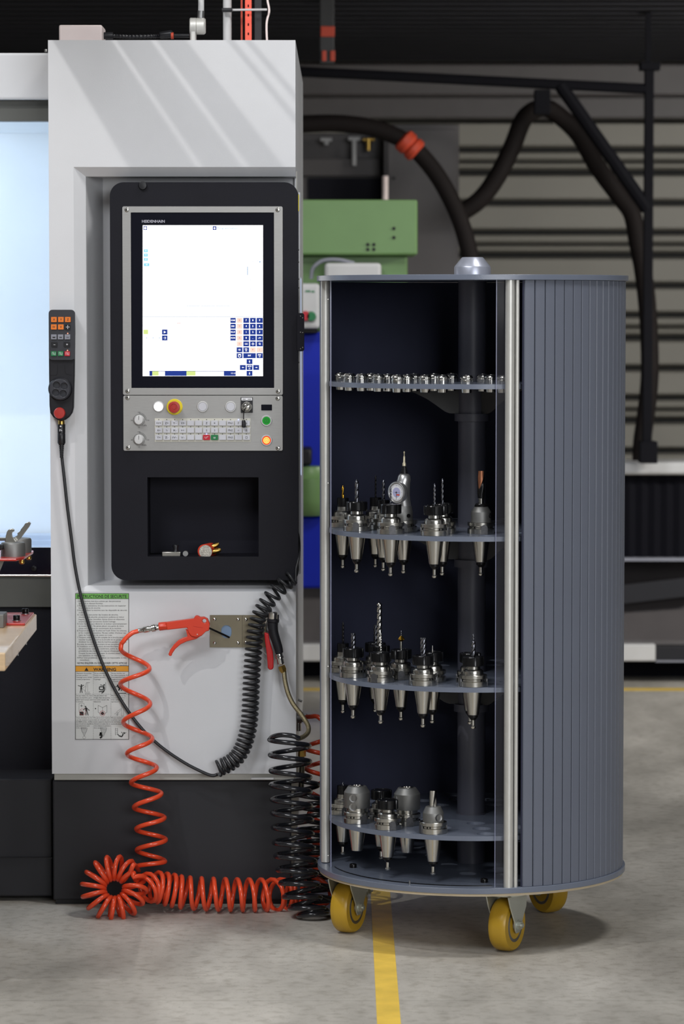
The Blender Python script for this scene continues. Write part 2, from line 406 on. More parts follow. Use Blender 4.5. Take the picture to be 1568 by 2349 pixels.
MB().box(xat(1479, 160, Yt), xat(1492, 160, Yt), Yt-.01, Yt+.01, zat(146, Yt), 2.66).build('hanger_rod', TRUSS, t)
MB().cyl(at(560, 158, Yt), at(1484, 204, Yt), .021, 10).build('top_bar', TRUSS, t)
MB().cyl(at(1284, 195, Yt), at(1484, 480, Yt), .027, 10).build('diagonal_brace', TRUSS, t)
bx('clamp', TRUSS, t, 1225, 1262, 205, 262, Yt-.03, .05, .004)
hA = [(1055,490),(1101,457),(1141,403),(1175,335),(1202,271),(1242,247),(1276,261),(1326,308),(1370,383),(1420,450),(1449,492),(1462,558),(1474,620),(1484,703),(1489,798),(1489,870),(1482,941),(1472,1013),(1470,1058)]
t = tag(MB().tube(spline([at(x, y, 13.15 if 5 < i < 16 else 13.15) for i, (x, y) in enumerate(hA)], 8), .037, 12).build('exhaust_hose', EXH),
        'dark brown corrugated exhaust hose hung in a high arch from the black frame', 'hose')
hB = [(560,292),(700,284),(790,284),(870,298),(937,330),(990,385),(1030,450),(1060,520),(1078,590),(1088,650),(1092,760),(1092,1058)]
t = thing('exhaust_hose', at(937, 330, 12.6), 'brown exhaust hose with orange coupling, curving down in front of the grey cabinet', 'hose')
MB().tube(spline([at(x, y, 12.6) for (x, y) in hB], 8), .034, 12).build('hose_tube', EXH, t)
a = at(921, 317, 12.6); b = at(953, 346, 12.6)
tag(MB().lathe([(.036, 0), (.046, .008), (.046, .035), (.038, .045), (.046, .055), (.046, .075), (.036, .083)], a, b-a, 20).build('coupling', ORNG, t), 'orange coupling')
# grey cabinet
t = thing('electrical_cabinet', at(960, 1500, 13.7), 'tall grey sheet metal cabinet behind the orange hose coupling', 'cabinet')
MB().box(xat(880, 500, 13.7), xat(1052, 500, 13.7), 13.7, 14.0, 0, zat(285, 13.7)).build('body', CABG, t, bev=.004)
MB().box(xat(888, 500, 13.7), xat(1044, 500, 13.7), 13.685, 13.7, .1, zat(296, 13.7)).build('door', CABG, t, bev=.003)
MB().cyl(at(903, 409, 13.67), at(903, 409, 13.69), .006, 10).build('lock', DARKST, t)
t = thing('service_cabinet', at(780, 1500, 13.9), 'wide dark grey service cabinet with small valves on its front above the green machine', 'cabinet')
MB().box(xat(640, 500, 13.9), xat(878, 500, 13.9), 13.9, 14.0, 0, zat(305, 13.9)).build('body', CABG, t, bev=.004)
MB().box(xat(640, 500, 13.88), xat(870, 500, 13.88), 13.86, 13.9, zat(404, 13.88), zat(364, 13.88)).build('ledge', CABG, t, bev=.003)
bx('opening', CAV, t, 706, 878, 408, 470, 13.89, .012)
for (x, c, y0, y1, w) in ((748, LGREY, 318, 332, 12), (812, LGREY, 316, 380, 11), (845, BRASS, 318, 345, 12)):
    v = MB(); v.cyl(at(x, y0, 13.82), at(x, y1, 13.82), w*.5*13.4/F, 14); v.cyl(at(x, y0+4, 13.82), at(x, y0+4, 13.9), .007, 10)
    v.cyl(at(x-13, y0+2, 13.82), at(x+13, y0+2, 13.82), .009, 12); v.build('valve', c, t)
v = MB().cyl(at(883, 404, 13.2), at(883, 460, 13.2), .012, 12).build('pipe', PINKW, t)
# hanging post with orange marks
t = thing('hanging_post', at(752, 0, 12.3), 'hanging grey strut with faded coral reflectors, right of the machine top', 'post')
MB().box(xat(733, 30, 12.3), xat(766, 30, 12.3), 12.3, 12.34, zat(145, 12.3), 2.66).build('strut', BRKT, t, bev=.003)
bx('reflector', ORNG, t, 735, 767, 60, 84, 12.29, .01, .002)
bx('reflector', ORNG, t, 738, 748, 116, 140, 12.29, .01, .002); bx('reflector', ORNG, t, 757, 768, 116, 140, 12.29, .01, .002)
# green milling machine
YG = 11.5
t = thing('drilling_machine', at(820, 1679, YG), 'old green machine tool with a long green head, standing behind the tool cart', 'machine')
bx('head', GREEN, t, 560, 957, 458, 585, YG, .5, .008)
bx('column', GREEN, t, 560, 934, 585, 760, YG+.08, .4, .008)
MB().box(xat(560, 900, YG+.1), xat(688, 900, YG+.1), YG+.1, YG+.6, .0, zat(755, YG)).build('pedestal', BLUE, t, bev=.01)
MB().box(xat(560, 900, YG-.2), xat(950, 900, YG-.2), YG-.2, YG+.12, zat(1350, YG-.2), zat(1185, YG-.2)).build('blue_tank', BLUE, t, bev=.01)
MB().box(xat(560, 1000, YG-.1), xat(940, 1000, YG-.1), YG-.05, YG+.1, zat(1190, YG), zat(762, YG)).build('blue_cover', BLUE, t, bev=.01)
tag(MB().lathe([(.05, 0), (.07, .02), (.08, .06), (.08, .13), (.06, .15), (.055, .17)], at(708, 1182, YG-.2), (0, 0, 1), 24).build('vise', GREEN, t), 'small green vise')
MB().box(xat(690, 1020, YG), xat(716, 1020, YG), YG-.25, YG-.05, zat(1060, YG), zat(1022, YG)).build('spindle_housing', BLACKM, t, bev=.01)
for (x, y) in ((903, 524), (903, 545), (843, 561), (857, 561), (843, 572), (857, 572)):
    MB().cyl(at(x, y, YG-.004), at(x, y, YG), .006, 10).build('screw', DARKST, t)
MB().tube(spline([at(713, 640, YG-.1), at(718, 615, YG-.1), at(740, 598, YG-.1), at(775, 596, YG-.1), at(812, 604, YG-.1)], 8), .007, 10).build('cable', KGRY, t)
bx('junction_box', LGREY, t, 744, 874, 603, 642, YG-.14, .2, .012)
bx('switch_box', LGREY, t, 640, 733, 650, 754, YG-.14, .2, .012)
bx('switch_box_base', DARKST, t, 650, 728, 754, 765, YG-.12, .15, .004)
tag(MB().lathe([(.018, 0), (.018, .01), (.014, .02)], at(713, 726, YG-.14), (0, -1, 0), 20).build('button', KGRN, t), 'green button')
tag(MB().lathe([(.018, 0), (.018, .012), (.014, .02)], at(700, 725, YG-.14), (0, -1, 0), 20).build('button', KRED, t), 'red button')
A = Art(YG-.142); A.line([(700, 668), (712, 668)], 4); A.line([(714, 669), (721, 669)], 4); tag(A.build('lettering', KGRN, t), 'green lettering')
# long machine bed
YB = 13.0
t = thing('machine_bed', (1.8, YB, 0), 'long grey machine bed with pale top rail and dark pleated cover, behind the cart', 'machine')
MB().box(-1.0, 3.0, YB, YB+.25, zat(1089, YB), zat(1060, YB)).build('top_rail', LGREY, t, bev=.012)
m = MB(); X = -1.0
zt, zb = zat(1091, YB), zat(1281, YB)
vs = []; fs = []; n = 160
for i in range(n+1):
    y = YB + .06 + (.012 if i % 2 else 0); vs += [(X+i*.025, y, zb), (X+i*.025, y, zt)]
for i in range(n): fs.append([2*i, 2*i+2, 2*i+3, 2*i+1])
tag(m.add(vs, fs).build('pleated_cover', PLEAT, t, smooth=0), 'black pleated cover')
MB().box(-1, 3, YB+.02, YB+.1, zat(1288, YB), zat(1281, YB)).build('edge_strip', KGRY, t)
m = MB(); y0, y1 = YB+.45, YB+.02
m.add([(-1, y0, zat(1286, YB)), (3, y0, zat(1286, YB)), (3, y1, zat(1474, YB)), (-1, y1, zat(1474, YB))], [[0, 1, 2, 3]])
m.box(-1, 3, y1, y1+.02, zat(1480, YB), zat(1470, YB)); m.build('sloping_tray', CABG, t)
MB().add([at(1400, 1345, YB+.1), at(1600, 1322, YB+.1), at(1600, 1365, YB+.1), at(1400, 1388, YB+.1),
          at(1400, 1345, YB+.2), at(1600, 1322, YB+.2), at(1600, 1365, YB+.2), at(1400, 1388, YB+.2)],
         [[0,3,2,1],[0,1,5,4],[2,3,7,6],[1,2,6,5],[0,4,7,3],[4,5,6,7]]).build('cross_beam', BLACKM, t)
bx('end_box', LGREY, t, 640, 1503, 1478, 1517, YB-.02, .2, .006)
bx('lower_rail', BLACKM, t, 1503, 1800, 1482, 1515, YB, .2, .004)
bx('rail_edge', KGRY, t, 1503, 1800, 1515, 1519, YB-.01, .05)
MB().box(-1.0, 3.0, YB+.25, YB+.55, 0, zat(1519, YB+.2)).build('plinth', PLEAT, t)

# ================================================================== MILLING MACHINE
YM = 8.12
X0, X1 = xat(110, 92, YM), -.1148
ZT, ZB = zat(92, YM), zat(1775, YM)
mm = thing('milling_machine', ((X0+X1)/2, 8.9, 0), 'large white machining centre with lit window, black base and recess for its control panel', 'machine')
xl, zrt, zrb = xat(170, 700, YM), zat(383, YM), zat(1357, YM)
YR = 8.25; YC1 = 8.140
xl1, zrt1, zrb1 = xat(198, 700, YC1), zat(405, YC1), zat(1343, YC1)
xl2, zrt2, zrb2 = xat(237, 700, YR), zat(409, YR), zat(1329, YR)
m = MB()
lp = lambda l, t_, b_: [(X0,ZB),(X1,ZB),(X1,b_),(l,b_),(l,t_),(X1,t_),(X1,ZT),(X0,ZT)]
vs_ = []
for (Y_, q) in ((YM, lp(xl, zrt, zrb)), (YC1, lp(xl1, zrt1, zrb1)), (YR, lp(xl2, zrt2, zrb2))): vs_ += [(x, Y_, z) for x, z in q]
m.add(vs_, [[0,1,2,3],[0,3,4,7],[4,5,6,7]] + [[i+k, i+8+k, (i+1) % 8+8+k, (i+1) % 8+k] for i in range(8) for k in (0, 8)])
hous = m.build('housing', WHITE, mm, smooth=0)
MB().box(X0, X1, YR, 9.655, ZB, ZT).build('cabinet_body', WHITE, mm, smooth=0)
MB().box(X1-.004, X1, 8.236, YR, zrb2, zrt2).build('side_skin', WHITE, mm, smooth=0)
# side details
m = MB().add([(X1+.0015, 8.55, zat(620, 8.6)), (X1+.0015, 9.1, zat(640, 9.0)), (X1+.0015, 9.1, zat(1095, 9.0)), (X1+.0015, 8.55, zat(1080, 8.6))], [[0, 1, 2, 3]])
tag(m.build('side_strip', S_SIDE, mm, smooth=0, fix=False), 'narrow glowing side strip')  # bluish strip with its own even glow
for zz in (zat(395, 8.3), ):
    MB().box(X1, X1+.002, 8.25, 8.27, zz-.12, zz).build('seam_strip', CREAM, mm)
bs = MB(); bs.box(xat(121, 1900, 8.15), -.127, 8.15, 9.6, .012, zat(1790, 8.15)); bs.build('base', BLACKBASE, mm, smooth=0, bev=.004)
MB().box(xat(121, 1900, 8.15)+.005, -.14, 8.165, 9.55, 0, .014).build('base_plinth', BLACKP, mm)
MB().box(X0+.004, X1-.004, YM+.012, 9.6, zat(1790, 8.13), ZB).build('lower_lip', CREAM, mm, bev=.002)
m = MB().box(xat(575, 1785, 8.10), xat(627, 1785, 8.10), YM+.005, YM+.015, zat(1789, 8.12), zat(1785, 8.12)).build('drip_edge', LGREY, mm)
m = MB().tube([at(470, 1780, YM+.03), at(478, 1783, YM+.02), at(500, 1782, YM+.02)], .006, 8).build('grommet', BLACKP, mm)
# left door section
YD = 8.36; XL = -2.3; XR = X0+.002
def dband(name, mt, y0, y1, yy=YD, d=.05, bev=.002): return MB().box(XL, XR, yy, yy+d, zat(y1, yy), zat(y0, yy)).build(name, mt, mm, smooth=0, bev=bev)
dband('header_panel', WHITE, 121, 228, 8.33, .6, .006)
tag(dband('upper_frame', DGREY, 230, 278), 'dark grey frame')
d_ = MB().box(XL, XR, YD+.018, YD+.022, zat(1322, YD), zat(278, YD)).build('window_pane', GLASS, mm, smooth=0)
tag(dband('lower_window_band', BLACKG, 1256, 1322, YD+.002, .016, 0), 'black band along the window foot')
dband('sill', CHROME, 1318, 1324, YD-.006, .01)
tag(dband('sill_panel', DGREY, 1324, 1393), 'dark grey sill panel')
tag(dband('door_panel', CONS, 1393, 1771, YD+.01), 'black lower door panel')
dband('lower_trim', CREAM, 1771, 1787, YD-.01)
MB().box(XL, xat(121, 1900, 8.2)-.001, 8.2, 9.5, .012, zat(1787, 8.2)).build('side_base', BLACKBASE, mm, smooth=0, bev=.004)
MB().box(XL, xat(121, 1900, 8.2)-.001, 8.192, 8.2, zat(1968, 8.2), zat(1966, 8.2)).build('panel_seam', BLACKP, mm)
MB().lathe([(.007, 0), (.007, .002), (.004, .003)], at(78, 1304, YD), (0, -1, 0), 16).build('screw', DARKST, mm)
m = MB(); zi0, zi1 = zat(1330, YD), 2.02
m.add([(XL,9.3,zi0),(XR,9.3,zi0),(XR,9.3,zi1),(XL,9.3,zi1),(XL,YD+.06,zi0),(XR,YD+.06,zi0),(XR,YD+.06,zi1),(XL,YD+.06,zi1)],
      [[0,1,2,3],[0,4,5,1],[3,2,6,7],[1,5,6,2],[0,3,7,4]])
m.build('enclosure_lining', INTW, mm, smooth=0, fix=False)
for i, y in enumerate((1228, 1238.5, 1249)):
    z = zat(y, 9.2); MB().box(XL, XR, 9.2-.03*i, 9.29, z-.02, z).build('telescopic_cover', mat('cover steel', (190, 205, 225), .4, .3), mm)
MB().box(XL, XR, 8.45, 9.25, 1.99, 2.0).build('lamp_housing', INTW, mm)
for x in (212,): MB().cyl(at(105, 119, 8.36), at(105, 113, 8.36), .004, 10).build('bolt', STEEL, mm)
for (x, y) in ((337, 90), (418, 89), (468, 89)):
    MB().lathe([(.006, 0), (.006, .004), (.003, .006)], (xat(x, y, 8.3), 8.3, ZT), (0, 0, 1), 12).build('bolt', STEEL, mm)

# safety notice on the machine
YP = YM-.0012
nt_ = Art(YP); nt_.rect(172.5, 1361, 295.5, 1696.5); notice = tag(nt_.build('safety_notice', INK, mm), 'printed safety notice with green and orange headings')
A = Art(YP-.0003); A.rect(173.6, 1374.2, 294.4, 1527); A.rect(173.6, 1541, 294.4, 1695.5); tag(A.build('paper', PAPER, notice), 'pale printed area')
A = Art(YP-.0003); A.rect(173.6, 1362, 294.4, 1373.2); tag(A.build('heading_band', INKG, notice), 'green heading band')
A = Art(YP-.0003); A.rect(173.6, 1528.2, 294.4, 1540.2); tag(A.build('heading_band', INKO, notice), 'orange heading band')
A = Art(YP-.0006)
A.text('INSTRUCTIONS DE SECURITE', 176.5, 1371.6, 10.2, 114, bold=.02)
lines = ["1.Cette machine doit être utilisée par des personnes", "   qualifiées et dûment formées.", "2.Avant les opérations, lire les instructions et respecter", "   les procédures de sécurité.",
 "3.Ne pas utiliser la machine sans les dispositifs de sécurité", "   en place.", "4.L'opérateur doit porter des lunettes de sécurité,", "   chaussures de sécurité, protections auditives et retirer", "   bagues, montres, bracelets, bijoux divers et vêtements",
 "   amples pour leur protection durant l'usinage.", "5.Cette machine peut démarrer et évoluer automatiquement", "   en mode AUTO. Ne jamais placer une partie de votre", "   corps sur les pièces en mouvement de la machine.", "6.Toujours bien fixer la pièce et l'outil. Eviter les avances",
 "   et les rotations excessives. Ne pas oublier d'enlever ses", "   mains de l'outil avant de mettre en route.", "7.Toujours attendre l'arrêt complet de la broche avant de", "   toucher la pièce, l'outil ou la broche et ne jamais essayer", "   d'enlever les copeaux dans la machine pendant l'usinage.",
 "8.La zone de travail doit être propre et non encombrée.", "9.L'installation et la maintenance doivent être faites par", "   des personnes qualifiées seulement, suivre les", "   procédures décrites dans le manuel d'instructions.", "   Couper la machine et couper le courant avant de faire", "   une opération de maintenance.",
 "10.Pour tous problèmes, se référer au responsable ou aux", "     revendeurs."]
wd = [100, 56, 112, 50, 114, 12, 94, 104, 105, 85, 114, 103, 98, 113, 108, 77, 113, 114, 110, 98, 102, 90, 100, 112, 60, 113, 22]
for i, l in enumerate(lines):
    ind = 3.6 if l.startswith('   ') else 0
    if i == 26: ind = 6
    A.text(l.strip(), 176.8+ind, 1380.6 + i*5.19, 4.6, wd[i])
A.text('NE PAS ENLEVER OU DETERIORER CETTE AFFICHE', 176.8, 1523, 5.6, 114, bold=.015)
A.line([(274, 1525.6), (291, 1525.6)], .7)
A.text('WARNING', 213.9, 1539, 10, 52, bold=.03)
A.poly([(193.5, 1539), (203, 1539), (198.3, 1531)])
cells = [["Maintenir les portes", "fermées pendant", "l'usinage pour éviter", "toutes projections"], ["Ne pas pénétrer à", "l'intérieur de la", "machine pendant", "l'usinage"], ["Ne pas marcher sur", "les télescopiques, ils", "pourraient être endom-", "magés et causer des", "blessures"],
 ["Ne pas mettre les mains", "dans la machine, pour", "éviter tout contact avec", "la broche"], ["Ne pas mettre vos", "doigts dans les portes,", "ceci peut causer des", "blessures"], ["Merci d'enlever les", "copeaux régulière-", "ment après chaque", "opération"],
 ["Avant d'utiliser la vite-", "sse de rotation à plus", "de 8000 tr/min, vérifier", "que l'outil soit équilibré", "dynamiquement pour", "2.5G (mm/sec)"], ["Ne pas se tenir à proxi-", "mité de la broche tour-", "nante quand la machine", "démarre et usine, de sé-", "vères blessures peuvent", "être causées"], ["Ne pas monter sur la", "machine ! personnel", "de maintenance", "autorisé seulement"]]
cx0 = [175, 215.5, 255.5]; cy0 = [1545.8, 1597.2, 1648]
for i, c in enumerate(cells):
    for j, l in enumerate(c):
        A.text(l, cx0[i % 3], cy0[i//3] + j*4.6, 4.1, min(37.5, len(l)*1.72))
for yy in (1592.5, 1644):
    for k in range(30): A.line([(174+k*4.1, yy), (176.4+k*4.1, yy)], .5)
for xx in (213.9, 254.3):
    for k in range(38): A.line([(xx, 1542+k*4.1), (xx, 1544.4+k*4.1)], .5)
def man(hx, hy, s, limbs):
    A.disc(hx, hy, 1.7*s, 12)
    for l, w in limbs: A.line([(hx+a*s, hy+b*s) for a, b in l], w*s)
man(186.8, 1571.5, 1, [([(-.3, 2), (-.8, 9)], 3.4), ([(0, 3), (6, 0)], 1.4), ([(0, 3), (-8, 1)], 1.4), ([(-1.5, 8), (-3, 18)], 1.6), ([(0, 8), (.5, 13), (2, 18)], 1.6)])
A.line([(206, 1566), (198, 1566), (195, 1588), (206, 1588)], .6); A.line([(195, 1592-.5), (207, 1592-.5)], .6); A.line([(201, 1566), (201, 1586)], .4); A.line([(188, 1580), (196, 1574)], .4); A.line([(188, 1580), (196, 1585)], .4)
man(238.8, 1571, 1, [([(-1, 2), (1, 10), (-1, 16), (-6, 19)], 2.2), ([(-1, 2), (-9, 0)], 1.4), ([(3.5, -6), (3.5, 12)], .8), ([(-1, 14), (-12, 16)], 2)])
A.line([(228, 1575.5), (237, 1575.5), (237, 1582), (228, 1582), (228, 1575.5)], 2.2)
man(269.5, 1572, 1, [([(0, 2), (5, 8), (2, 12)], 3), ([(4, 8), (10, 8), (8, 13)], 1.6), ([(0, 2), (-5, 4)], 1.4)]); A.line([(264, 1591-.5), (289, 1591-.5)], 1.6)
man(196.2, 1621, 1, [([(1, 2), (2, 10)], 4.2), ([(0, 3), (-6, 8)], 1.5), ([(2, 3), (9, 9)], 1.5), ([(1, 10), (1, 20)], 1.8), ([(3, 10), (6, 20)], 1.8)])
A.rect(182.5, 1632.5, 191.5, 1641); A.line([(187, 1616), (187, 1622)], .8); A.line([(184, 1619), (190, 1619)], .8); A.line([(181, 1614), (193, 1614), (193, 1622)], .4); A.line([(181, 1614), (181, 1632)], .4)
A.line([(225, 1618), (235, 1623), (245, 1618), (245, 1634), (235, 1640), (225, 1634), (225, 1618)], .6); A.line([(235, 1623), (235, 1636)], .6); A.disc(219, 1625.5, 1.4); A.disc(234.8, 1636.5, 3.6)
A.ring(280.5, 1619, 3, .4); A.line([(279, 1623), (278, 1642), (283, 1642), (283, 1622)], .4); A.line([(278, 1625), (266, 1634)], .4); A.line([(278, 1628), (266, 1640)], .4); A.line([(262, 1638), (270, 1634), (268, 1642), (272, 1637)], .4)
for (x0, ks) in ((193, 1), (237.5, 1)):
    for q, ww in enumerate((7, 6.4, 5.5, 4, 2)): A.line([(x0-ww, 1670+q*3.4), (x0+ww, 1670+q*3.4)], .6)
    A.line([(x0-7, 1670), (x0-5.5, 1677), (x0-2, 1684), (x0, 1689)], .5); A.line([(x0+7, 1670), (x0+5.5, 1677), (x0+2, 1684), (x0, 1689)], .5)
A.ring(193, 1691.5, 3.5, .4); A.line([(229, 1688), (231, 1680), (234, 1690), (229, 1693)], 4)
man(284.3, 1681, 1, [([(-2, 3), (-5, 9), (-11, 7)], 2.8), ([(-1, 3), (5, -1)], 1.3), ([(-2, 3), (-6, -2)], 1.3), ([(-11, 8), (-14, 3)], 1.8)])
A.line([(264.5, 1670), (264.5, 1687)], .6); A.line([(269.5, 1670), (269.5, 1687)], .6)
for q in range(4): A.line([(264.5, 1672+q*4), (269.5, 1672+q*4)], .5)
tag(A.build('lettering', INK, notice), 'black lettering and pictograms')
A = Art(YP-.0009); A.ring(189.5, 1633, 7.5, .5); A.line([(184.5, 1628), (194.5, 1638)], .5); A.ring(234.8, 1636.5, 6.2, .7); A.line([(230.6, 1632.4), (239, 1640.6)], .5)
tag(A.build('prohibition_sign', INKR, notice), 'thin red prohibition circles')

# ---- holster plates
t = thing('gun_holster', at(545, 1448, YM), 'nickel holster plate with a round hole, screwed to the white machine', 'holster')
YH = YM-.004
def hole_plate(x0, x1, y0, y1, holes):
    a, b = at(x0, y1, YH), at(x1, y0, YH)
    return MB().prism([(a.x, a.z), (b.x, a.z), (b.x, b.z), (a.x, b.z)], YM-.004, YM-.001, holes)
hc = at(519, 1449, YH); s_ = YH/F
hole_plate(481.5, 555.3, 1411, 1485, [rrect(hc.x-12*s_, hc.x+12*s_, hc.z-15*s_, hc.z+15*s_, 11.5*s_, 8)]).build('plate', HOLST, t)
hole_plate(555.9, 610, 1411, 1485, []).build('plate', HOLST, t)
MB().lathe([(.017, 0), (.017, .0008)], (hc.x, YM-.0003, hc.z), (0, -1, 0), 24).build('hole_backing', mat('bluish steel', (120, 142, 170), .35, .4), t)
for (x, y) in ((492, 1420.5), (546, 1421), (492, 1475), (546, 1475), (564, 1421), (564, 1474)):
    c = at(x, y, YH); MB().lathe([(.0042, 0), (.0038, .0015), (.0022, .0026), (.0004, .003)], c, (0, -1, 0), 14).build('screw', CHROME, t)

# ================================================================== CONTROL CONSOLE
YC = 8.10
cc = thing('control_console', (xat(470, 1331, YC), YC, zat(1331, YC)), 'black control console with tall lit screen and stainless key panel in the machine recess', 'control panel')
a = at(255.5, 1331, YC); b = at(683.5, 418, YC)
na, nb = at(338.5, 1277, YC), at(592.5, 1095, YC)
m = MB().prism(rrect(a.x, b.x, a.z, b.z, [.034, .034, .036, .02], 8), YC, YC+.13, [[(na.x, na.z), (nb.x, na.z), (nb.x, nb.z), (na.x, nb.z)]])
m.build('housing', CONS, cc, bev=.003)
MB().box(na.x-.004, nb.x+.004, YC+.124, YC+.134, na.z-.004, nb.z+.004).build('niche_back', CAV, cc)
MB().box(a.x+.05, b.x-.06, YC+.13, YR-.001, 1.3, 1.75).build('mounting_box', BLACKM, cc)
MB().lathe([(.0105, 0), (.0105, .006), (.009, .0085), (.003, .009)], at(327.5, 426, YC), (0, -1, 0), 24).build('top_knob', BLACKP, cc)
# screws helper
def pscrew(x, y, Y, par):
    MB().lathe([(.0056, 0), (.0056, .0006), (.005, .001), (.0042, .0026), (.002, .003)], at(x, y, Y), (0, -1, 0), 16).build('screw', STEEL, par)
    MB().lathe([(.0016, 0), (.0016, .0005)], at(x, y, Y-.003), (0, -1, 0), 6).build('screw_socket', DARKST, par)
def pl(x0, x1, y0, y1, Y, d, r, holes=()):
    a, b = at(x0, y1, Y), at(x1, y0, Y); return MB().prism(rrect(a.x, b.x, a.z, b.z, r, 4), Y, Y+d, holes)
ha, hb = at(301.5, 890, YC), at(628, 487.5, YC)
mf = pl(282, 648, 473.5, 906, YC-.003, .003, .004, [[(ha.x, ha.z), (hb.x, ha.z), (hb.x, hb.z), (ha.x, hb.z)]]).build('screen_frame', STEELP, cc, bev=.0006)
for p in ((290.5, 481.5), (636.5, 481.5), (292.5, 897.5), (637.5, 898)): pscrew(*p, YC-.003, mf)
gl = pl(301.6, 627.9, 487.6, 889.9, YC-.001, .001, .0005).build('screen_glass', BLACKG, cc)
YS = YC-.0014
sc = Art(YS).rect(327, 516.5, 603, 863).build('display', S_W, cc); tag(sc, 'bright white display with rows of navy touch keys')
A = Art(YS-.0002); A.text('HEIDENHAIN', 325.2, 510.6, 8.6, 52.5, bold=.03); tag(A.build('lettering', mat('grey print', (160, 160, 172), .5), cc), 'grey maker lettering')
YA = YS-.0003
# crop mapping: px = 320 + u/5.2267 ; py = 490 + v/5.2256
def sx(u): return 320+u/5.2267
def sy(v): return 490+v/5.2256
KM = [S_N, 'touch_key', 'navy touch key']
def key(u0, v0, u1, v1): tag(Art(YA).rect(sx(u0), sy(v0), sx(u1), sy(v1)).build(KM[1], KM[0], sc), KM[2])
for u0, u1 in ((1243, 1312), (1323, 1392), (1402, 1476)):
    for v0 in (1250, 1320, 1391, 1462, 1532): key(u0, v0, u1, v0+60)
for v0 in (1250, 1320, 1391, 1462): key(1088, v0, 1152, v0+60)
key(1163, 1603, 1232, 1663); key(1243, 1603, 1312, 1663); key(1163, 1673, 1232, 1733); key(1243, 1673, 1392, 1733); key(1402, 1673, 1476, 1733)
key(1282, 1745, 1352, 1804); key(1202, 1815, 1272, 1874); key(1282, 1815, 1352, 1874); key(1362, 1815, 1432, 1874); key(1282, 1885, 1352, 1945)
key(269, 1390, 333, 1450); key(269, 1461, 333, 1520); key(47, 152, 88, 195); key(877, 152, 920, 195)
KM[1:] = ['status_field', 'navy status bar field']
key(118, 1885, 152, 1945); key(304, 1885, 562, 1945); key(1010, 1885, 1152, 1945); key(118, 1885, 1152, 1890)
KM[:] = [S_P, 'touch_key', 'peach touch key']
for v0 in (1250, 1320, 1391, 1462, 1532): key(1166, v0, 1230, v0+60)
key(1323, 1603, 1392, 1663); key(1402, 1603, 1476, 1663)
KM[:] = [S_G, 'status_field', 'lime field']
key(47, 1392, 102, 1445); key(152, 1888, 228, 1942); key(562, 1888, 670, 1942)
KM[:] = [S_C, 'axis_field', 'pale cyan axis field']
key(52, 428, 98, 463); key(52, 480, 98, 515); key(52, 532, 98, 566); key(52, 596, 116, 630)
KM[:] = [S_L, 'divider_line', None]
key(37, 1235, 1480, 1240)
for u in (560, 738, 918): key(u, 1105, u+162, 1110)
A = Art(YA); A.rect(sx(1291), sy(636), sx(1297), sy(738)); A.disc(sx(1442), sy(578), 1.4); A.text('Programmation', sx(932), sy(184), 6.2, 47)
for u in (88, 162, 236): A.rect(sx(u-3), sy(1484), sx(u+3), sy(1498))
for (u, v) in ((1330, 795), (1330, 907), (1358, 571), (1386, 565), (1414, 566), (1358, 601), (632, 1199), (496, 1479)): A.disc(sx(u), sy(v), .6, 8)
tag(A.build('blue_print', S_B, sc), 'blue print')
A = Art(YA-.0003)
def kt(t_, u, v, s=6.2, w=None): A.text(t_, sx(u), sy(v)+s*.27, s, w, 'CENTER', bold=.03)
for r, row in enumerate(('789', '456', '123', '0.±')):
    for c, ch in enumerate(row):
        kt('-/+' if ch == '±' else ch, (1277, 1357, 1438)[c], 1280+r*70.7, 5.6, 6 if ch == '±' else None)
for i, w_ in enumerate(('HOME', 'END', 'PG UP', 'PG DN')): kt(w_, 1119, 1280+i*70.7, 4.4, 9.5 if i != 1 else 7)
kt('Q', 1438, 1562, 5.6); kt('CE', 1196, 1633, 5, 5); kt('DEL', 1277, 1624, 3.8, 6); kt('□', 1277, 1645, 4); kt('ENT', 1317, 1703, 4.6, 7); kt('END', 1438, 1694, 3.8, 7); kt('□', 1438, 1715, 4)
A.line([(sx(1340), sy(1562)), (sx(1376), sy(1562))], 1.1); A.line([(sx(1358), sy(1544)), (sx(1358), sy(1580))], 1.1)
A.ring(sx(1270), sy(1562), 1.8, .6); A.ring(sx(1287), sy(1562), 1.8, .6)
A.rect(sx(1182), sy(1684), sx(1214), sy(1696)); A.ring(sx(1198), sy(1706), 3.4, 1.2); kt('GOTO', 1317, 1832, 3.8, 9); kt('□', 1317, 1858, 4)
A.line([(sx(1317), sy(1762)), (sx(1317), sy(1788))], 1.1); A.poly([(sx(1308), sy(1774)), (sx(1326), sy(1774)), (sx(1317), sy(1758))])
A.line([(sx(1317), sy(1900)), (sx(1317), sy(1926))], 1.1); A.poly([(sx(1308), sy(1916)), (sx(1326), sy(1916)), (sx(1317), sy(1932))])
A.line([(sx(1232), sy(1844)), (sx(1252), sy(1844))], 1.1); A.poly([(sx(1238), sy(1836)), (sx(1238), sy(1852)), (sx(1224), sy(1844))])
A.line([(sx(1386), sy(1844)), (sx(1402), sy(1844))], 1.1); A.poly([(sx(1400), sy(1836)), (sx(1400), sy(1852)), (sx(1414), sy(1844))])
A.disc(sx(67), sy(174), 2.9); A.disc(sx(898), sy(174), 2.8, 4); A.poly([(sx(290), sy(1405)), (sx(290), sy(1436)), (sx(318), sy(1420))]); A.ring(sx(300), sy(1491), 3, .8, -90, 90); A.line([(sx(286), sy(1491)), (sx(308), sy(1491))], .9)
A.text('15:10', sx(1096), sy(1922), 4.6, 10); kt('X', 75, 446, 4.6); kt('Y', 75, 498, 4.6); kt('Z', 75, 549, 4.6); kt('S1', 84, 613, 4.6)
tag(A.build('key_lettering', S_W, sc), 'white key lettering')
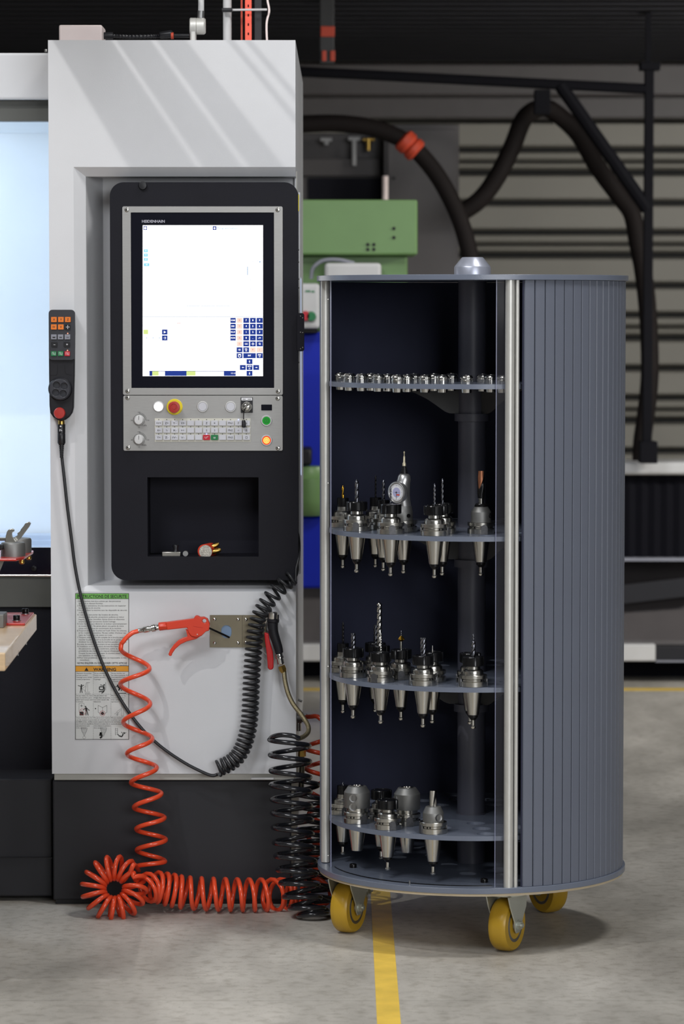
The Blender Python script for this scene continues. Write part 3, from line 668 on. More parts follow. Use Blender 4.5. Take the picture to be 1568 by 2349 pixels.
A = Art(YA-.0003); A.disc(sx(67), sy(178), 1.2); A.ring(sx(898), sy(174), 1.2, .5); tag(A.build('icon_dot', S_N, sc), 'navy icon centres')
A = Art(YA-.0003)
for i, ch in enumerate('XYZAC'): kt(ch, 1197, 1280+i*70.7, 4.8)
kt('P', 1357, 1633, 4.8); kt('I', 1438, 1633, 4.8); A.ring(sx(450), sy(1313), 7, .4, -90, 90); A.line([(sx(450), sy(1313)), (sx(488), sy(1313))], .8)
tag(A.build('red_lettering', S_R, sc), 'pale red lettering')
# lower plate
cp = pl(283, 648, 907.5, 1034, YC-.003, .003, .004).build('key_panel', STEELP, cc, bev=.0006)
for p in ((292.5, 912.5), (636.5, 914), (293.5, 1027), (637, 1028)): pscrew(*p, YC-.003, cp)
YK = YC-.003
def ringbtn(x, y, rr, rb, mring, mface, name, label, h=.004, dome=.001):
    o = MB().lathe([(rr, 0), (rr, h*.6), (rr*.92, h), (rb*1.04, h), (rb*1.02, h*.5)], at(x, y, YK), (0, -1, 0), 32).build(name, mring, cc)
    tag(o, label)
    MB().lathe([(rb, 0), (rb, h*.8), (rb*.9, h*.8+dome)], at(x, y, YK), (0, -1, 0), 28).build('button_face', mface, o)
    return o
R_ = YK/F
ringbtn(363.4, 932.6, 12.6*R_, 10.2*R_, LGREY, S_LW, 'push_button', 'glowing white push button')
ringbtn(464.4, 933, 12.8*R_, 9.8*R_, LGREY, KEYW, 'push_button', 'plain grey push button, left')
ringbtn(528.6, 933, 12.8*R_, 9.8*R_, LGREY, KEYW, 'push_button', 'plain grey push button beside the key switch')
ringbtn(610.8, 965, 12.8*R_, 9.3*R_, LGREY, S_GB, 'push_button', 'green start button')
o = ringbtn(611, 1010, 13*R_, 9.8*R_, LGREY, S_LRR, 'push_button', 'glowing orange stop button')
MB().lathe([(7.6*R_, 0), (7.6*R_, .0048)], at(611, 1010, YK), (0, -1, 0), 28).build('button_face', S_LO, o)
A = Art(YK-.0056); A.line([(607, 1006), (615, 1006), (615, 1014), (607, 1014), (607, 1006)], .8); A.line([(609, 1010), (613, 1010)], .8); A.build('button_symbol', S_LRR, cc)
A = Art(YK-.0046); A.line([(607, 961), (615, 961), (615, 969), (607, 969), (607, 961)], .8); A.line([(611, 962.5), (611, 967.5)], .9); A.build('button_symbol', INK, cc)
es = MB().lathe([(18.4*R_, 0), (18.4*R_, .003), (17.5*R_, .004)], at(400.3, 933.4, YK), (0, -1, 0), 36).build('emergency_stop', ESTY, cc); tag(es, 'yellow collar of the emergency stop')
tag(MB().lathe([(9*R_, .003), (9*R_, .016), (13.2*R_, .019), (13.4*R_, .027), (12.4*R_, .0305), (8*R_, .031), (7.6*R_, .0300), (5*R_, .0300), (4.6*R_, .031), (2, .031) if False else (1*R_, .031)], at(400.3, 933.4, YK), (0, -1, 0), 36).build('mushroom_head', ESTR, es), 'red mushroom head')
o = pl(552, 579.5, 911.5, 947, YK-.003, .003, .001).build('key_switch', BLACKP, cc); tag(o, 'key switch on a black plate')
pl(553.5, 578, 912.5, 918.5, YK-.0036, .0006, .0003).build('name_strip', MWHITE, o)
A = Art(YK-.0040); A.line([(556, 915.7), (563, 915.7)], 1.6); A.line([(568, 915.7), (576, 915.7)], 1.6); A.build('lettering', GREYI, o)
kc = at(565.5, 933.5, YK-.003)
MB().lathe([(12.4*R_, 0), (12.4*R_, .005), (10.5*R_, .009), (10*R_, .009), (9.5*R_, .006), (7*R_, .006), (7*R_, .012), (5*R_, .013)], kc, (0, -1, 0), 32).build('lock_barrel', CHROME, o)
m = MB().box(kc.x-.0012, kc.x+.0012, kc.y-.03, kc.y-.01, kc.z-.004, kc.z+.010); m.cyl((kc.x-.006, kc.y-.018, kc.z-.004), (kc.x+.008, kc.y-.018, kc.z+.011), .0022, 8)
m.build('key', STEEL, o)
m = MB().tube(spline([at(563, 935, YK-.022), at(559.5, 944, YK-.02), at(558.5, 955, YK-.016), at(558.6, 962, YK-.014)], 6), .0013, 8)
ko = at(558.8, 968, YK-.013); m.lathe([(.003, -.001), (.0048, .000), (.0052, .004), (.0048, .014), (.003, .018)], (ko.x, ko.y, ko.z-.013), (0, 0, 1), 14); m.build('spare_key', BLACKP, o)
pl(599, 623.5, 928, 941.5, YK-.002, .002, .0008).build('display_window', BLACKG, cc)
for i, y in enumerate((963.6, 1008.6)):
    kn = MB().lathe([(11.6*R_, 0), (11.6*R_, .002), (10.6*R_, .004), (10*R_, .014), (9*R_, .016), (2*R_, .0165)], at(318.7, y, YK), (0, -1, 0), 30, r_fn=lambda t, h: 1+.02*math.cos(16*t)).build('rotary_knob', LGREY, cc)
    tag(kn, ('upper' if i == 0 else 'lower') + ' white override knob')
    A = Art(YK-.0167); A.line([(318.4, y-10), (318, y)], .9); A.build('pointer_line', INK, kn)
    A = Art(YK-.0004); A.ring(318.7, y, 14.6, .9, 0, 90, 16); A.ring(318.7, y, 17, .6, 0, 90, 16); A.ring(318.7, y, 13.4, .5, 90, 360, 26)
    A.text('100', 318.7, y-16.3, 4, 6, 'CENTER'); A.text('50', 300, y+2, 4, 4); A.text('150', 336, y+2, 4, 6); A.text('0', 318, y+18, 4, 2); A.text('(∿)F%' if i == 0 else '(D)S%', 325, y+13.9, 4.4, 11)
    tag(A.build('scale_print', INK, cc), 'printed dial scale')
kp = pl(354.7, 574.5, 959.6, 1013.4, YK-.0015, .0015, .0006).build('keypad', KEYB, cc); tag(kp, 'keypad with three rows of small square keys')
leg = [["IV+", "Z+", "Y-", "V+", "", "", "Z", "≡", "", "FN1", "ґ", "≈"], ["X+", "∿", "X-", ">+", "", "", "S", "3", "", "FN2", "⌐", "∆"], ["Y+", "Z-", "IV-", "V-", "", "", "U°", "ш", "", "FN3", "", "□"]]
kw, kh = 8.0, 5.8
A = Art(YK-.0056); AW = Art(YK-.0056); AL = Art(YK-.0018)
kmesh = None
for r in range(3):
    for c in range(12):
        x = 363.9 + c*18.27; y = (970.3, 986.9, 1003.3)[r]
        mt = KRED if (r, c) == (2, 6) else KGRN if (r, c) == (2, 7) else KEYW
        p0, p1 = at(x-kw, y+kh, YK-.0015), at(x+kw, y-kh, YK-.0015)
        q = MB().prism(rrect(p0.x, p1.x, p0.z, p1.z, .0008, 2), YK-.005, YK-.0015).build('key', mt, kp, smooth=0, bev=.0005, seg=1)
        if mt is not KEYW: tag(q, 'red key' if mt is KRED else 'green key')
        s = leg[r][c]
        if s: (AW if mt is not KEYW else A).text(s, x, y+2.4, 6.4, min(10, 4*len(s)) if len(s) > 1 else None, 'CENTER')
        if (r, c) in ((0, 10), (2, 6)):
            MB().lathe([(.0012, 0), (.0012, .0015)], at(x, y-7.6, YK-.0015), (0, -1, 0), 12).build('status_led', S_LED, kp)
        else: AL.disc(x, y-7.6, 1.1, 8)
tag(A.build('key_lettering', INK, kp), 'dark key lettering'); tag(AW.build('key_symbol', MWHITE, kp), 'white key symbols'); AL.build('indicator_dots', INK, kp)
# console side handle
t_ = pl(681, 697.5, 718, 806, YC-.012, .01, .006).build('side_handle', CONS, cc, bev=.001); tag(t_, 'black side handle plate')
for (x, y) in ((689, 725), (694, 729), (689, 762), (694, 763), (689, 800), (694, 797)): MB().lathe([(.002, 0), (.0015, .001)], at(x, y, YC-.012), (0, -1, 0), 10).build('bolt', CHROME, t_)
MB().box(b.x, b.x+.002, YC+.012, YC+.03, zat(484, YC), zat(446, YC)).build('side_sticker', ESTY, cc)
MB().box(b.x+.0005, b.x+.004, YC+.04, YC+.128, zat(1320, YC), zat(440, YC)).build('side_trim', WHITE, cc)
for y in (573, 601, 640, 660, 832, 963): MB().lathe([(.003, 0), (.002, .002)], (b.x, YC+.02, zat(y, YC)), (1, 0, 0), 10).build('side_screw', CHROME, cc)
# things lying in the niche
zn = na.z
yn = YC+.02
def nx(px): return xat(px, 1270, yn)
t = thing('steel_block', (nx(393), yn, zn), 'small flat steel block with a dark knob, lying in the console niche', 'block')
MB().box(nx(372), nx(414), yn-.01, yn+.03, zn, zn+.011).build('block_body', STEEL, t, bev=.001)
MB().lathe([(.008, 0), (.006, .006), (.008, .013), (.007, .016)], (nx(402), yn+.012, zn+.011), (0, 0, 1), 16).build('knob', BLACKP, t)
tag(MB().lathe([(.0066, 0), (.0066, .02)], (nx(425.5), yn-.01, zn+.0068), (0, 1, 0), 20).build('steel_pin', SATIN, smooth=35), 'small grey steel pin lying on its side in the niche', 'pin')
t = thing('foil_roll', (nx(470), yn, zn), 'red and silver roll lying end-on in the niche', 'roll')
MB().lathe([(.0175, .004), (.0175, .06)], (nx(468), yn-.008, zn+.0122), (0.25, 1, 0), 24).build('wrapper', REDP, t)
MB().lathe([(.0165, 0), (.0165, .003), (.015, .006)], (nx(471.5), yn-.012, zn+.0118), (0.25, 1, 0), 24).build('foil_end', mat('crumpled foil', (205, 200, 190), .35, .5, var=.25, scale=200, bump=.6, bscale=400), t)
for i, (x, dz, a_) in enumerate(((478, .012, .40), (482, .002, .26))):
    p = Vector((nx(x), yn+.012+.012*(i == 0), zn+dz+.006)); d = Vector((math.cos(a_), .1, math.sin(a_)))
    tag(MB().lathe([(.0045, 0), (.0062, .004), (.0062, .022), (.004, .027)], p, d, 18).build('brass_bushing', BRASS),
        ('upper' if i == 0 else 'lower') + ' brass bushing leaning on the foil roll', 'bushing', 'brass bushings in the niche')

# ================================================================== HANDHELD PENDANT
YN = YM-.032
hp = thing('handheld_pendant', at(141, 967, YN), 'black handheld pendant with orange keys and handwheel, hung on the white column', 'remote control')
ba, bb = at(111.6, 966, YN), at(171, 711, YN)
def P2(pts, Y): return [(at(x, y, Y).x, at(x, y, Y).z) for x, y in pts]
out = [(113.9, 716), (118, 711.5), (165, 711.5), (170, 716), (170.8, 760), (169.8, 860), (167.8, 935), (165, 947), (158, 957), (150, 963), (141, 966), (132, 963.5), (122, 957), (115, 947), (113.2, 930), (112, 840), (111.4, 760)][::-1]
MB().prism(P2(out, YN), YN, YM-.001).build('body', BLACKM, hp, bev=.006, seg=3)
a0, b0 = at(112, 826, YN-.008), at(170.8, 710.5, YN-.008)
MB().prism(rrect(a0.x, b0.x, a0.z, b0.z, .009, 5), YN-.008, YN+.004).build('keypad_block', mat('dark grey plastic', (44, 45, 51), .45), hp, bev=.002)
A = Art(YN-.0003); A.line([(115.5, 861), (129, 861), (132, 855), (132, 838)], .5); A.line([(163, 861), (152, 858), (149, 852), (149, 838)], .5); A.build('groove_line', DARKST, hp)
def pk(x, y, w, h, mt, txt=None, tm=INK, size=7, lab=None, wd=None):
    p0, p1 = at(x-w/2, y+h/2, YN-.008), at(x+w/2, y-h/2, YN-.008)
    q = MB().prism(rrect(p0.x, p1.x, p0.z, p1.z, .0008, 2), YN-.0115, YN-.008).build('key', mt, hp, smooth=0, bev=.0006, seg=1)
    if lab: tag(q, lab)
    if txt: Art(YN-.0119).text(txt, x, y+size*.33, size, wd, 'CENTER', bold=.01).build('key_symbol', tm, q)
for x, tx in ((123.8, 'X'), (139.8, 'Y'), (155.6, 'Z')): pk(x, 733, 12.8, 11.8, KORG, tx, lab='orange key')
for x, tx in ((123.6, 'IV'), (139.6, 'V')): pk(x, 750, 12.8, 11.8, KORG, tx, lab='orange key')
pk(155.2, 750.2, 12.4, 11.6, BLACKP, None, lab='black key')
A = Art(YN-.0119); A.line([(151, 750.2), (159.6, 750.2)], .9); A.line([(155.2, 745.6), (155.2, 754.8)], .9); A.build('cross_print', MWHITE, hp)
for i, x in enumerate((123.6, 139, 154.8)):
    pk(x, 772.8, 12.6, 11.2, KGRY, None, lab='grey key')
    A = Art(YN-.0119); A.line([(x-3+q*1.5, 773.8 + (1.4 if q % 2 else -1.4)) for q in range(5)], 1.7-.55*i); A.build('wave_print', INK, hp)
pk(124.8, 790.2, 13.6, 11, BLACKP, '–', MWHITE, 8, 'black key'); pk(153.6, 790.2, 13.6, 11, BLACKP, '+', MWHITE, 8, 'black key')
for x, mt in ((123.2, KGRN), (139, KGRN), (154.4, KRED)):
    pk(x, 811.2, 12.2, 11, mt, None, lab='red key' if mt is KRED else 'green key')
    A = Art(YN-.0119); A.line([(x-3.4, 813.9), (x-3.4, 808), (x-1.5, 808)], .6); A.line([(x+3.4, 808), (x+3.4, 813.9), (x+1.5, 814)], .6); A.line([(x, 807.4), (x, 814)], .7); A.line([(x-1.6, 812), (x+1.6, 812)], .6); A.build('key_symbol', MWHITE, hp)
for (x, y) in ((155.3, 764.8), (154.8, 803.8)): MB().lathe([(.0016, 0), (.0016, .001)], at(x, y, YN-.008), (0, -1, 0), 12).build('status_led', S_LR, hp)
wc = at(138.3, 893, YN)
MB().lathe([(.030, 0), (.028, .004), (.026, .006)], (wc.x, YN, wc.z+.001), (0, -1, 0), 36).build('wheel_seat', BLACKM, hp)
dsk = MB().prism(circ(0, 0, .0252, 72), -.016, -.004, [circ(.0132*math.cos(a_), .0132*math.sin(a_), .0082, 20) for a_ in [math.radians(q) for q in (38, 128, 218, 308)]],
    fn=lambda x, y, z: (wc.x+x, YN+y, wc.z+z))
whl = dsk.build('handwheel', mat('handwheel plastic', (46, 47, 54), .4), hp, bev=.0012)
MB().lathe([(.0268, 0), (.0268, .006)], (wc.x, YN-.004, wc.z), (0, -1, 0), 144, r_fn=lambda t, h: 1+.018*math.cos(36*t)).build('knurled_rim', mat('dark rim plastic', (40, 41, 48), .4), whl)
bt = MB().lathe([(.0105, 0), (.0105, .006), (.0142, .009), (.0142, .015), (.0125, .0175), (.001, .018)], at(137.4, 947.4, YN), (0, -1, 0), 32).build('stop_button', ESTR, hp); tag(bt, 'red stop button')
cx_ = at(140.7, 967, YN+.014)
MB().lathe([(.0082, 0), (.0082, .008), (.007, .012)], (cx_.x, cx_.y, cx_.z-.008), (0, 0, 1), 20).build('brass_collar', BRASS, hp)
zt, z1, z2, z3 = zat(973.5, YN), zat(994.5, YN), zat(1020, YN), zat(1052, YN)
MB().lathe([(.0098, zt), (.0098, z1+.001), (.0092, z1+.0005), (.0092, z1), (.0098, z1-.001), (.010, z2+.004), (.0078, z2)], (cx_.x, cx_.y, 0), (0, 0, 1), 24).build('plug', BLACKP, hp)
A = Art(cx_.y-.0101); A.disc(139, 978, 1.9); A.line([(137, 984), (137, 989.5)], 1); A.line([(139.5, 984), (139.5, 988), (142.5, 988)], 1) ; A.build('plug_print', MWHITE, hp)
pr = []
for k in range(7):
    zz = z2 - (z2-z3)*k/7; r0 = .0072-.0004*k; pr += [(r0, zz), (r0, zz-.0028), (r0-.0022, zz-.0029), (r0-.0022, zz-.0046)]
MB().lathe(pr, (cx_.x, cx_.y, 0), (0, 0, 1), 16).build('strain_relief', BLACKP, hp)
# pendant cable
CY = YM-.016
cp_ = [(141, 1022), (142, 1050), (147, 1095), (154, 1160), (163, 1230), (172, 1300), (186, 1370), (204, 1435), (226, 1500), (252, 1560), (283, 1615), (322, 1668), (368, 1712), (420, 1748), (462, 1770), (486, 1779), (499, 1776)]
ct_ = [(498, 1764), (506, 1760), (522, 1753), (541, 1739), (555, 1718), (565, 1690), (571, 1660), (574, 1620), (576, 1570), (579, 1520), (583, 1470), (589, 1432), (600, 1402), (617, 1376), (638, 1352), (660, 1333), (673, 1326)]
pc = thing('coiled_cable', at(499, 1776, CY), 'dark pendant cable sweeping down the machine front and rising as a tight grey-black coil', 'cable')
CYc = YM-.030
center = spline([at(x, y, CYc) for x, y in ct_], 10)
cl = coil(center, 17.0*8.1/F, 38, 14, ph=PI, dens=lambda t: 1.55 - .85*t if t < .35 else 1.25-.25*(t-.35)/.65*1.2 if t < .8 else .75)
MB().tube(cl, 3.55*8.1/F, 12).build('coiled_section', CABLE, pc)
s1 = [at(x, y, CY - (.0 if i < 13 else .004)) for i, (x, y) in enumerate(cp_)]
MB().tube(spline([Vector((cx_.x, cx_.y, z2-.02))] + s1[1:] + [cl[0]], 8), 3.7*8.1/F, 12).build('straight_section', CABLE, pc)
MB().tube(spline([cl[-1], at(679, 1306, CYc), at(684, 1285, CYc+.01), at(687, 1258, CYc+.02), at(685, 1232, CYc+.03), at(680, 1212, CYc+.04)], 8), .0026, 8).build('upper_tail', CABLE, pc)

# ================================================================== BLOW GUN + RED HOSE
YBG = YM-.045
def c6(u, v): return (270+u/6.817, 1380+v/6.817)
bg = thing('blow_gun', at(470, 1445, YBG), 'red plastic air blow gun with curved trigger, hooked into the left holster hole', 'blow gun')
body = [(750,320),(1195,260),(1203,228),(1235,212),(1268,222),(1290,240),(1350,235),(1405,262),(1440,340),(1428,450),(1380,462),(1310,532),(1230,554),(1150,535),(1105,475),(1085,402),(770,438)][::-1]
hole_ = [(1355+32*math.cos(2*PI*i/14), 298-32*math.sin(2*PI*i/14)) for i in range(14)]
MB().prism(P2([c6(*p) for p in body], YBG), YBG-.011, YBG+.011, [P2([c6(*p) for p in hole_], YBG)]).build('gun_body', REDP, bg, bev=.004, seg=3)
a_, b_ = at(*c6(640, 392), YBG), at(*c6(765, 378), YBG)
MB().lathe([(.0098, 0), (.0108, .002), (.0104, .019), (.0095, .021)], a_, b_-a_, 8).build('collar', REDP, bg, bev=.001)
MB().cyl(at(*c6(760, 379), YBG), at(*c6(1100, 335), YBG), .0098, 24).build('barrel', REDP, bg)
trig = [(1310,530),(1230,582),(1080,620),(980,668),(900,740),(852,812),(845,845),(815,852),(790,825),(820,750),(880,668),(950,600),(1020,565),(1092,545),(1060,420),(1100,450),(1140,530),(1230,552)]
MB().prism(P2([c6(*p) for p in trig], YBG), YBG-.006, YBG+.006).build('trigger', REDP, bg, bev=.0025, seg=3)
MB().cyl(at(*c6(1243, 513), YBG-.0125), at(*c6(1243, 513), YBG), .0014, 10).build('pivot_pin', STEEL, bg)
A = Art(YBG-.0114); A.line([c6(1175, 385), c6(1330, 412)], .5); A.build('embossed_line', REDT, bg)
a_, b_ = at(*c6(306, 462), YBG), at(*c6(650, 398), YBG)
MB().lathe([(.0052, 0), (.0058, .004), (.0058, .012), (.0075, .016), (.0082, .017), (.0082, .030), (.0068, .031), (.0068, .034), (.0092, .036), (.0098, .044), (.0075, .047), (.0068, .054)], a_, b_-a_, 16).build('quick_coupler', CHROME, bg)
MB().tube([at(480, 1441, YBG+.002), at(500, 1450, YBG+.010), at(513, 1456, YBG+.025), at(525, 1462, YM-.006)], .0026, 10).build('nozzle', DARKST, bg)
RHY = YM-.050; RR = 5.4*8.05/F
path = spline([at(*c6(318, 460), YBG), at(*c6(230, 490), YBG-.002), at(*c6(140, 560), YBG-.004), at(*c6(85, 625), YBG-.005), at(278.5, 1477, RHY+.002), at(276.7, 1488, RHY)], 8)[:-1]
ext = [(276.7, 1488), (343, 1534), (276, 1569), (344.5, 1614.7), (282.5, 1656.8), (349.4, 1695), (290.9, 1729.5), (359.5, 1761), (300.4, 1795.5), (370.2, 1820), (307, 1852.4), (377.3, 1875.5), (312.2, 1902), (380.4, 1926), (313.6, 1950), (378.5, 1976), (310, 1988)]
def zigzag(ext, Y0, sgn=1, n=12, Yend=None):
    out = []
    for k in range(len(ext)-1):
        (x0, y0), (x1, y1) = ext[k], ext[k+1]
        Yc = Y0 if Yend is None else Y0+(Yend-Y0)*k/(len(ext)-1)
        for i in range(n):
            t = i/n; x = (x0+x1)/2 + (x0-x1)/2*math.cos(PI*t); y = y0+(y1-y0)*t
            s = sgn*(1 if k % 2 == 0 else -1); rad = abs(x1-x0)/2*Yc/F
            out.append(at(x, y, Yc + s*rad*math.sin(PI*t)))
    return out
path += zigzag(ext, RHY, 1)
# ring of coils leaning against the base
rc = at(262, 2038, 7.995); tilt = math.radians(22)
def ringpt(phi, Rm):   # phi clockwise from right
    return rc + Vector((Rm*math.cos(phi), Rm*math.sin(phi)*math.sin(tilt), Rm*math.sin(phi)*math.cos(tilt)))
NT = 15; ringp = []
for i in range(NT*14+1):
    f = i/(NT*14); phi = math.radians(40 + 345*f); ax = ringpt(phi, 1)-rc
    nrm = Vector((0, -math.cos(tilt), math.sin(tilt)))
    a_ = 2*PI*i/14 + PI/2
    ringp.append(ringpt(phi, .052) + ax*.0285*math.cos(a_) + nrm*.0285*math.sin(a_))
mid = spline([path[-1], at(318, 1998, RHY+.01), ringp[0]+Vector((.01, .0, .02)), ringp[0]], 6)
path += mid[1:-1] + ringp
hc_ = [at(330, 2042, 8.01), at(352, 2034, 8.03), at(385, 2040, 8.04), at(430, 2048, 8.045), at(520, 2052, 8.045), at(610, 2053, 8.06), at(660, 2052, 8.095), at(712, 2050, 8.10), at(735, 2040, 8.13)]
hcen = spline(hc_, 14)
hco = coil(hcen, 36*8.04/F, 18, 16, ph=0, dens=lambda t: 1.6 if t < .35 else 1.0, rfun=lambda t: .86+.14*min(1, t*5))
path += spline([ringp[-1], ringp[-1].lerp(hco[0], .5)+Vector((0, -.02, .02)), hco[0]], 6)[1:-1] + hco
rise = [(738, 2005), (706, 1975), (742, 1950), (707, 1920), (744, 1895), (708, 1868), (745, 1840), (709, 1812), (752, 1785), (702, 1763), (762, 1738), (700, 1716), (755, 1690), (745, 1660)]
zz = zigzag(rise, 8.25, -1)
path += spline([path[-1], path[-1].lerp(zz[0], .5), zz[0]], 5)[1:-1] + zz + spline([at(745, 1660, 8.25), at(728, 1644, 8.26), at(712, 1644, 8.27), at(694, 1645, 8.28)], 5)
tag(MB().tube(path, RR, 14).build('coiled_air_hose', RED), 'orange-red coiled air hose from the blow gun to the floor pile and along the base', 'hose')
# hose outlet on the machine side
t = thing('air_outlet', at(686, 1645, 8.28), 'steel air outlet fitting on the machine side, feeding the orange-red hose', 'fitting')
pz_ = at(686, 1645, 8.28)
MB().cyl((X1, 8.28, pz_.z), (X1+.012, 8.28, pz_.z), .016, 20).build('outlet_flange', SATIN, t)
MB().lathe([(.013, 0), (.013, .010), (.009, .011), (.009, .018), (.006, .022)], (X1+.006, 8.28, pz_.z), (1, 0, 0), 16).build('outlet_body', STEEL, t)
MB().cyl((X1+.004, 8.28, pz_.z-.035), (X1+.004, 8.28, pz_.z+.0), .008, 14).build('outlet_drop', STEEL, t)
t = thing('water_outlet', at(684, 1725, 8.2), 'small brass tap fittings on the machine side beside the black spring hose', 'fitting')
MB().tube([(X1, 8.2, zat(1708, 8.2)), (X1+.012, 8.2, zat(1712, 8.2)), (X1+.014, 8.2, zat(1760, 8.2)), (X1+.012, 8.19, zat(1805, 8.2))], .007, 12).build('pipe', HOLST, t)
MB().cyl((X1+.014, 8.2, zat(1735, 8.2)), (X1+.014, 8.2, zat(1720, 8.2)), .010, 6).build('nut', BRASS, t)
MB().cyl((X1+.004, 8.19, zat(1604, 8.2)), (X1+.014, 8.19, zat(1608, 8.2)), .003, 10).build('lug', STEEL, t)

# ================================================================== SPRAY GUN + BLACK HOSE
YSG = YM-.045
def c5(u, v): return (460+u/7.127, 1380+v/7.127)
sg = thing('spray_gun', at(630, 1450, YSG), 'black coolant spray gun with long red lever, hooked at the right of the holster', 'spray gun')
gp = [c5(1185, 290), c5(1180, 400), c5(1195, 520), c5(1235, 650), c5(1270, 760), c5(1285, 840)]
MB().tube(spline([at(x, y, YSG) for x, y in gp], 8), .012, 18, rf=lambda t: .0135-.0035*t + (.002 if t < .1 else 0)).build('grip', BLACKM, sg)
m = MB()
for i in range(12):
    x, y = c5(1140+i*7, 460+i*28); m.lathe([(.0009, 0), (.0009, .002)], at(x, y, YSG-.012+.0004*i), (0, -1, 0), 8)
m.build('grip_dots', DARKST, sg)
m = MB(); m.lathe([(.0118, 0), (.0125, .002), (.0125, .016), (.010, .019)], at(*c5(1178, 290), YSG), (0.03, 0, 1), 24); m.build('valve_head', CHROME, sg)
m = MB(); m.cyl(at(*c5(1250, 290), YSG), at(*c5(1250, 215), YSG), .0045, 12); m.build('locking_cap', BLACKP, sg)
m = MB(); m.tube(spline([at(*c5(1110, 260), YSG+.006), at(*c5(1060, 330), YSG+.012), at(*c5(1015, 420), YSG+.022), at(*c5(990, 500), YM-.006)], 6), .0045, 10); m.build('spout', STEEL, sg)
lv = [c5(1040, 500), c5(1050, 640), c5(1075, 820), c5(1090, 980), c5(1095, 1080), c5(1120, 1115), c5(1165, 1115), c5(1192, 1085), c5(1192, 950), c5(1180, 820), c5(1130, 640), c5(1110, 520)]
MB().prism(P2(lv, YSG)[::-1], YSG-.003, YSG+.010).build('lever', REDT, sg, bev=.003, seg=3)
a_ = at(*c5(1265, 800), YSG); b_ = at(*c5(1320, 1050), YSG)
MB().lathe([(.0065, 0), (.0065, .006), (.0098, .008), (.0098, .014), (.0105, .015), (.0105, .020), (.0088, .021), (.0088, .034), (.007, .036)], a_, b_-a_, 12).build('connector', CHROME, sg)
a_ = at(*c5(1318, 1050), YSG); b_ = at(*c5(1365, 1170), YSG)
MB().lathe([(.0085, 0), (.0100, .002), (.0100, .012), (.008, .014), (.008, .017)], a_, b_-a_, 6).build('brass_nut', BRASS, sg)
sh = thing('spring_hose', at(665, 2100, 8.02), 'glossy black spring hose with braided tail, hanging from the spray gun to the floor', 'hose')
YSH = 7.985
bp_ = [(651, 1540), (654, 1565), (661, 1592), (672, 1615), (688, 1636), (701, 1655), (707, 1668), (706, 1680), (697, 1689), (686, 1694)]
MB().tube(spline([at(x, y, YSG+(YSH-.04-YSG)*i/9) for i, (x, y) in enumerate(bp_)], 8), 5.4*8.05/F, 14).build('braided_tail', BRAID, sh)
Ls = [(618, 1697), (619, 1732), (620.4, 1768), (621, 1801), (623, 1834.5), (624, 1865), (625.5, 1898), (628, 1933), (631, 1963.5), (636, 1995), (643, 2026), (651, 2058), (664, 2084), (684, 2102)]
Rs = [(709, 1711), (710.5, 1747), (711, 1783), (712, 1816), (712.5, 1848), (715, 1880), (716, 1912), (719, 1944), (722.6, 1975), (725.6, 2004), (730, 2030), (735, 2058), (743, 2082), (750, 2094)]
ex = []
for a_, b_ in zip(Ls, Rs): ex += [a_, b_]
hz = zigzag(ex, YSH, -1, 12, 7.955)
leg2 = [(752, 2090), (696, 2072), (764, 2064), (690, 2048), (764, 2038), (684, 2020), (762, 2010), (680, 1990), (762, 1980), (679, 1962), (760, 1952), (679, 1934), (760, 1924), (679, 1905), (759, 1895), (678, 1876), (758, 1866), (678, 1848), (757, 1838), (678, 1820), (730, 1800), (690, 1790)]
h2 = zigzag(leg2, 8.03, -1, 12, 8.19)
head = spline([at(686, 1694, YSH-.042), at(670, 1688, YSH-.046), at(645, 1686, YSH-.042), at(626, 1690, YSH-.025), hz[0]], 6)[:-1]
allp = head + hz + spline([hz[-1], at(753, 2097, 7.98), at(754, 2095, 8.01), h2[0]], 4)[1:-1] + h2
MB().tube(allp, 5.7*8.04/F, 14).build('coiled_section', HOSEB, sh)

# ================================================================== ON THE MACHINE TOP
t = thing('junction_box', (xat(188, 90, 8.35), 8.4, ZT), 'pale pinkish white box on the machine top with black conduit', 'box')
MB().box(xat(135, 70, 8.3), xat(234, 70, 8.3), 8.3, 8.42, ZT, zat(57, 8.3)).build('box_body', PINKW, t, bev=.004)
MB().cyl(at(234, 82, 8.36), at(259, 82, 8.36), .009, 16).build('gland', BLACKP, t)
MB().tube(spline([at(255, 82, 8.36), at(300, 84, 8.36), at(350, 83, 8.36), at(366, 82, 8.36)], 20), .0052, 12, rf=lambda q: .0048+.0008*math.sin(q*260)).build('corrugated_conduit', BLACKP, t)
MB().lathe([(.007, 0), (.009, .004), (.010, .03), (.007, .034)], at(366, 81, 8.36), (1, 0, .12), 16).build('conduit_elbow', BLACKP, t)
MB().cyl(at(396, 81, 8.36), at(434, 82, 8.36), .005, 12).build('cable_end', BLACKP, t)
MB().cyl(at(392, 82, 8.355), at(398, 82, 8.355), .0085, 16).build('orange_ring', ORNG, t)
t = thing('signal_tower', (xat(449, 90, 8.3), 8.3, ZT), 'silver swivel joint and thin pole of a signal tower on the machine top', 'mast')
MB().box(xat(411, 88, 8.3), xat(475, 88, 8.3), 8.27, 8.34, ZT, ZT+.003).build('foot_plate', LGREY, t, bev=.001)
MB().box(xat(436, 70, 8.3), xat(450, 70, 8.3), 8.285, 8.32, ZT+.003, zat(44, 8.3)).build('arm', ALU, t, bev=.004)
a_ = at(435, 60, 8.3)
MB().lathe([(.019, 0), (.021, .002), (.021, .016), (.0195, .017), (.021, .018), (.021, .036), (.018, .040)], (a_.x, 8.3, a_.z), (1, 0, 0), 28).build('swivel_joint', ALU, t)
MB().cyl(at(460, 42, 8.3), at(461, 25, 8.3), .0088, 16).build('pole_socket', SATIN, t)
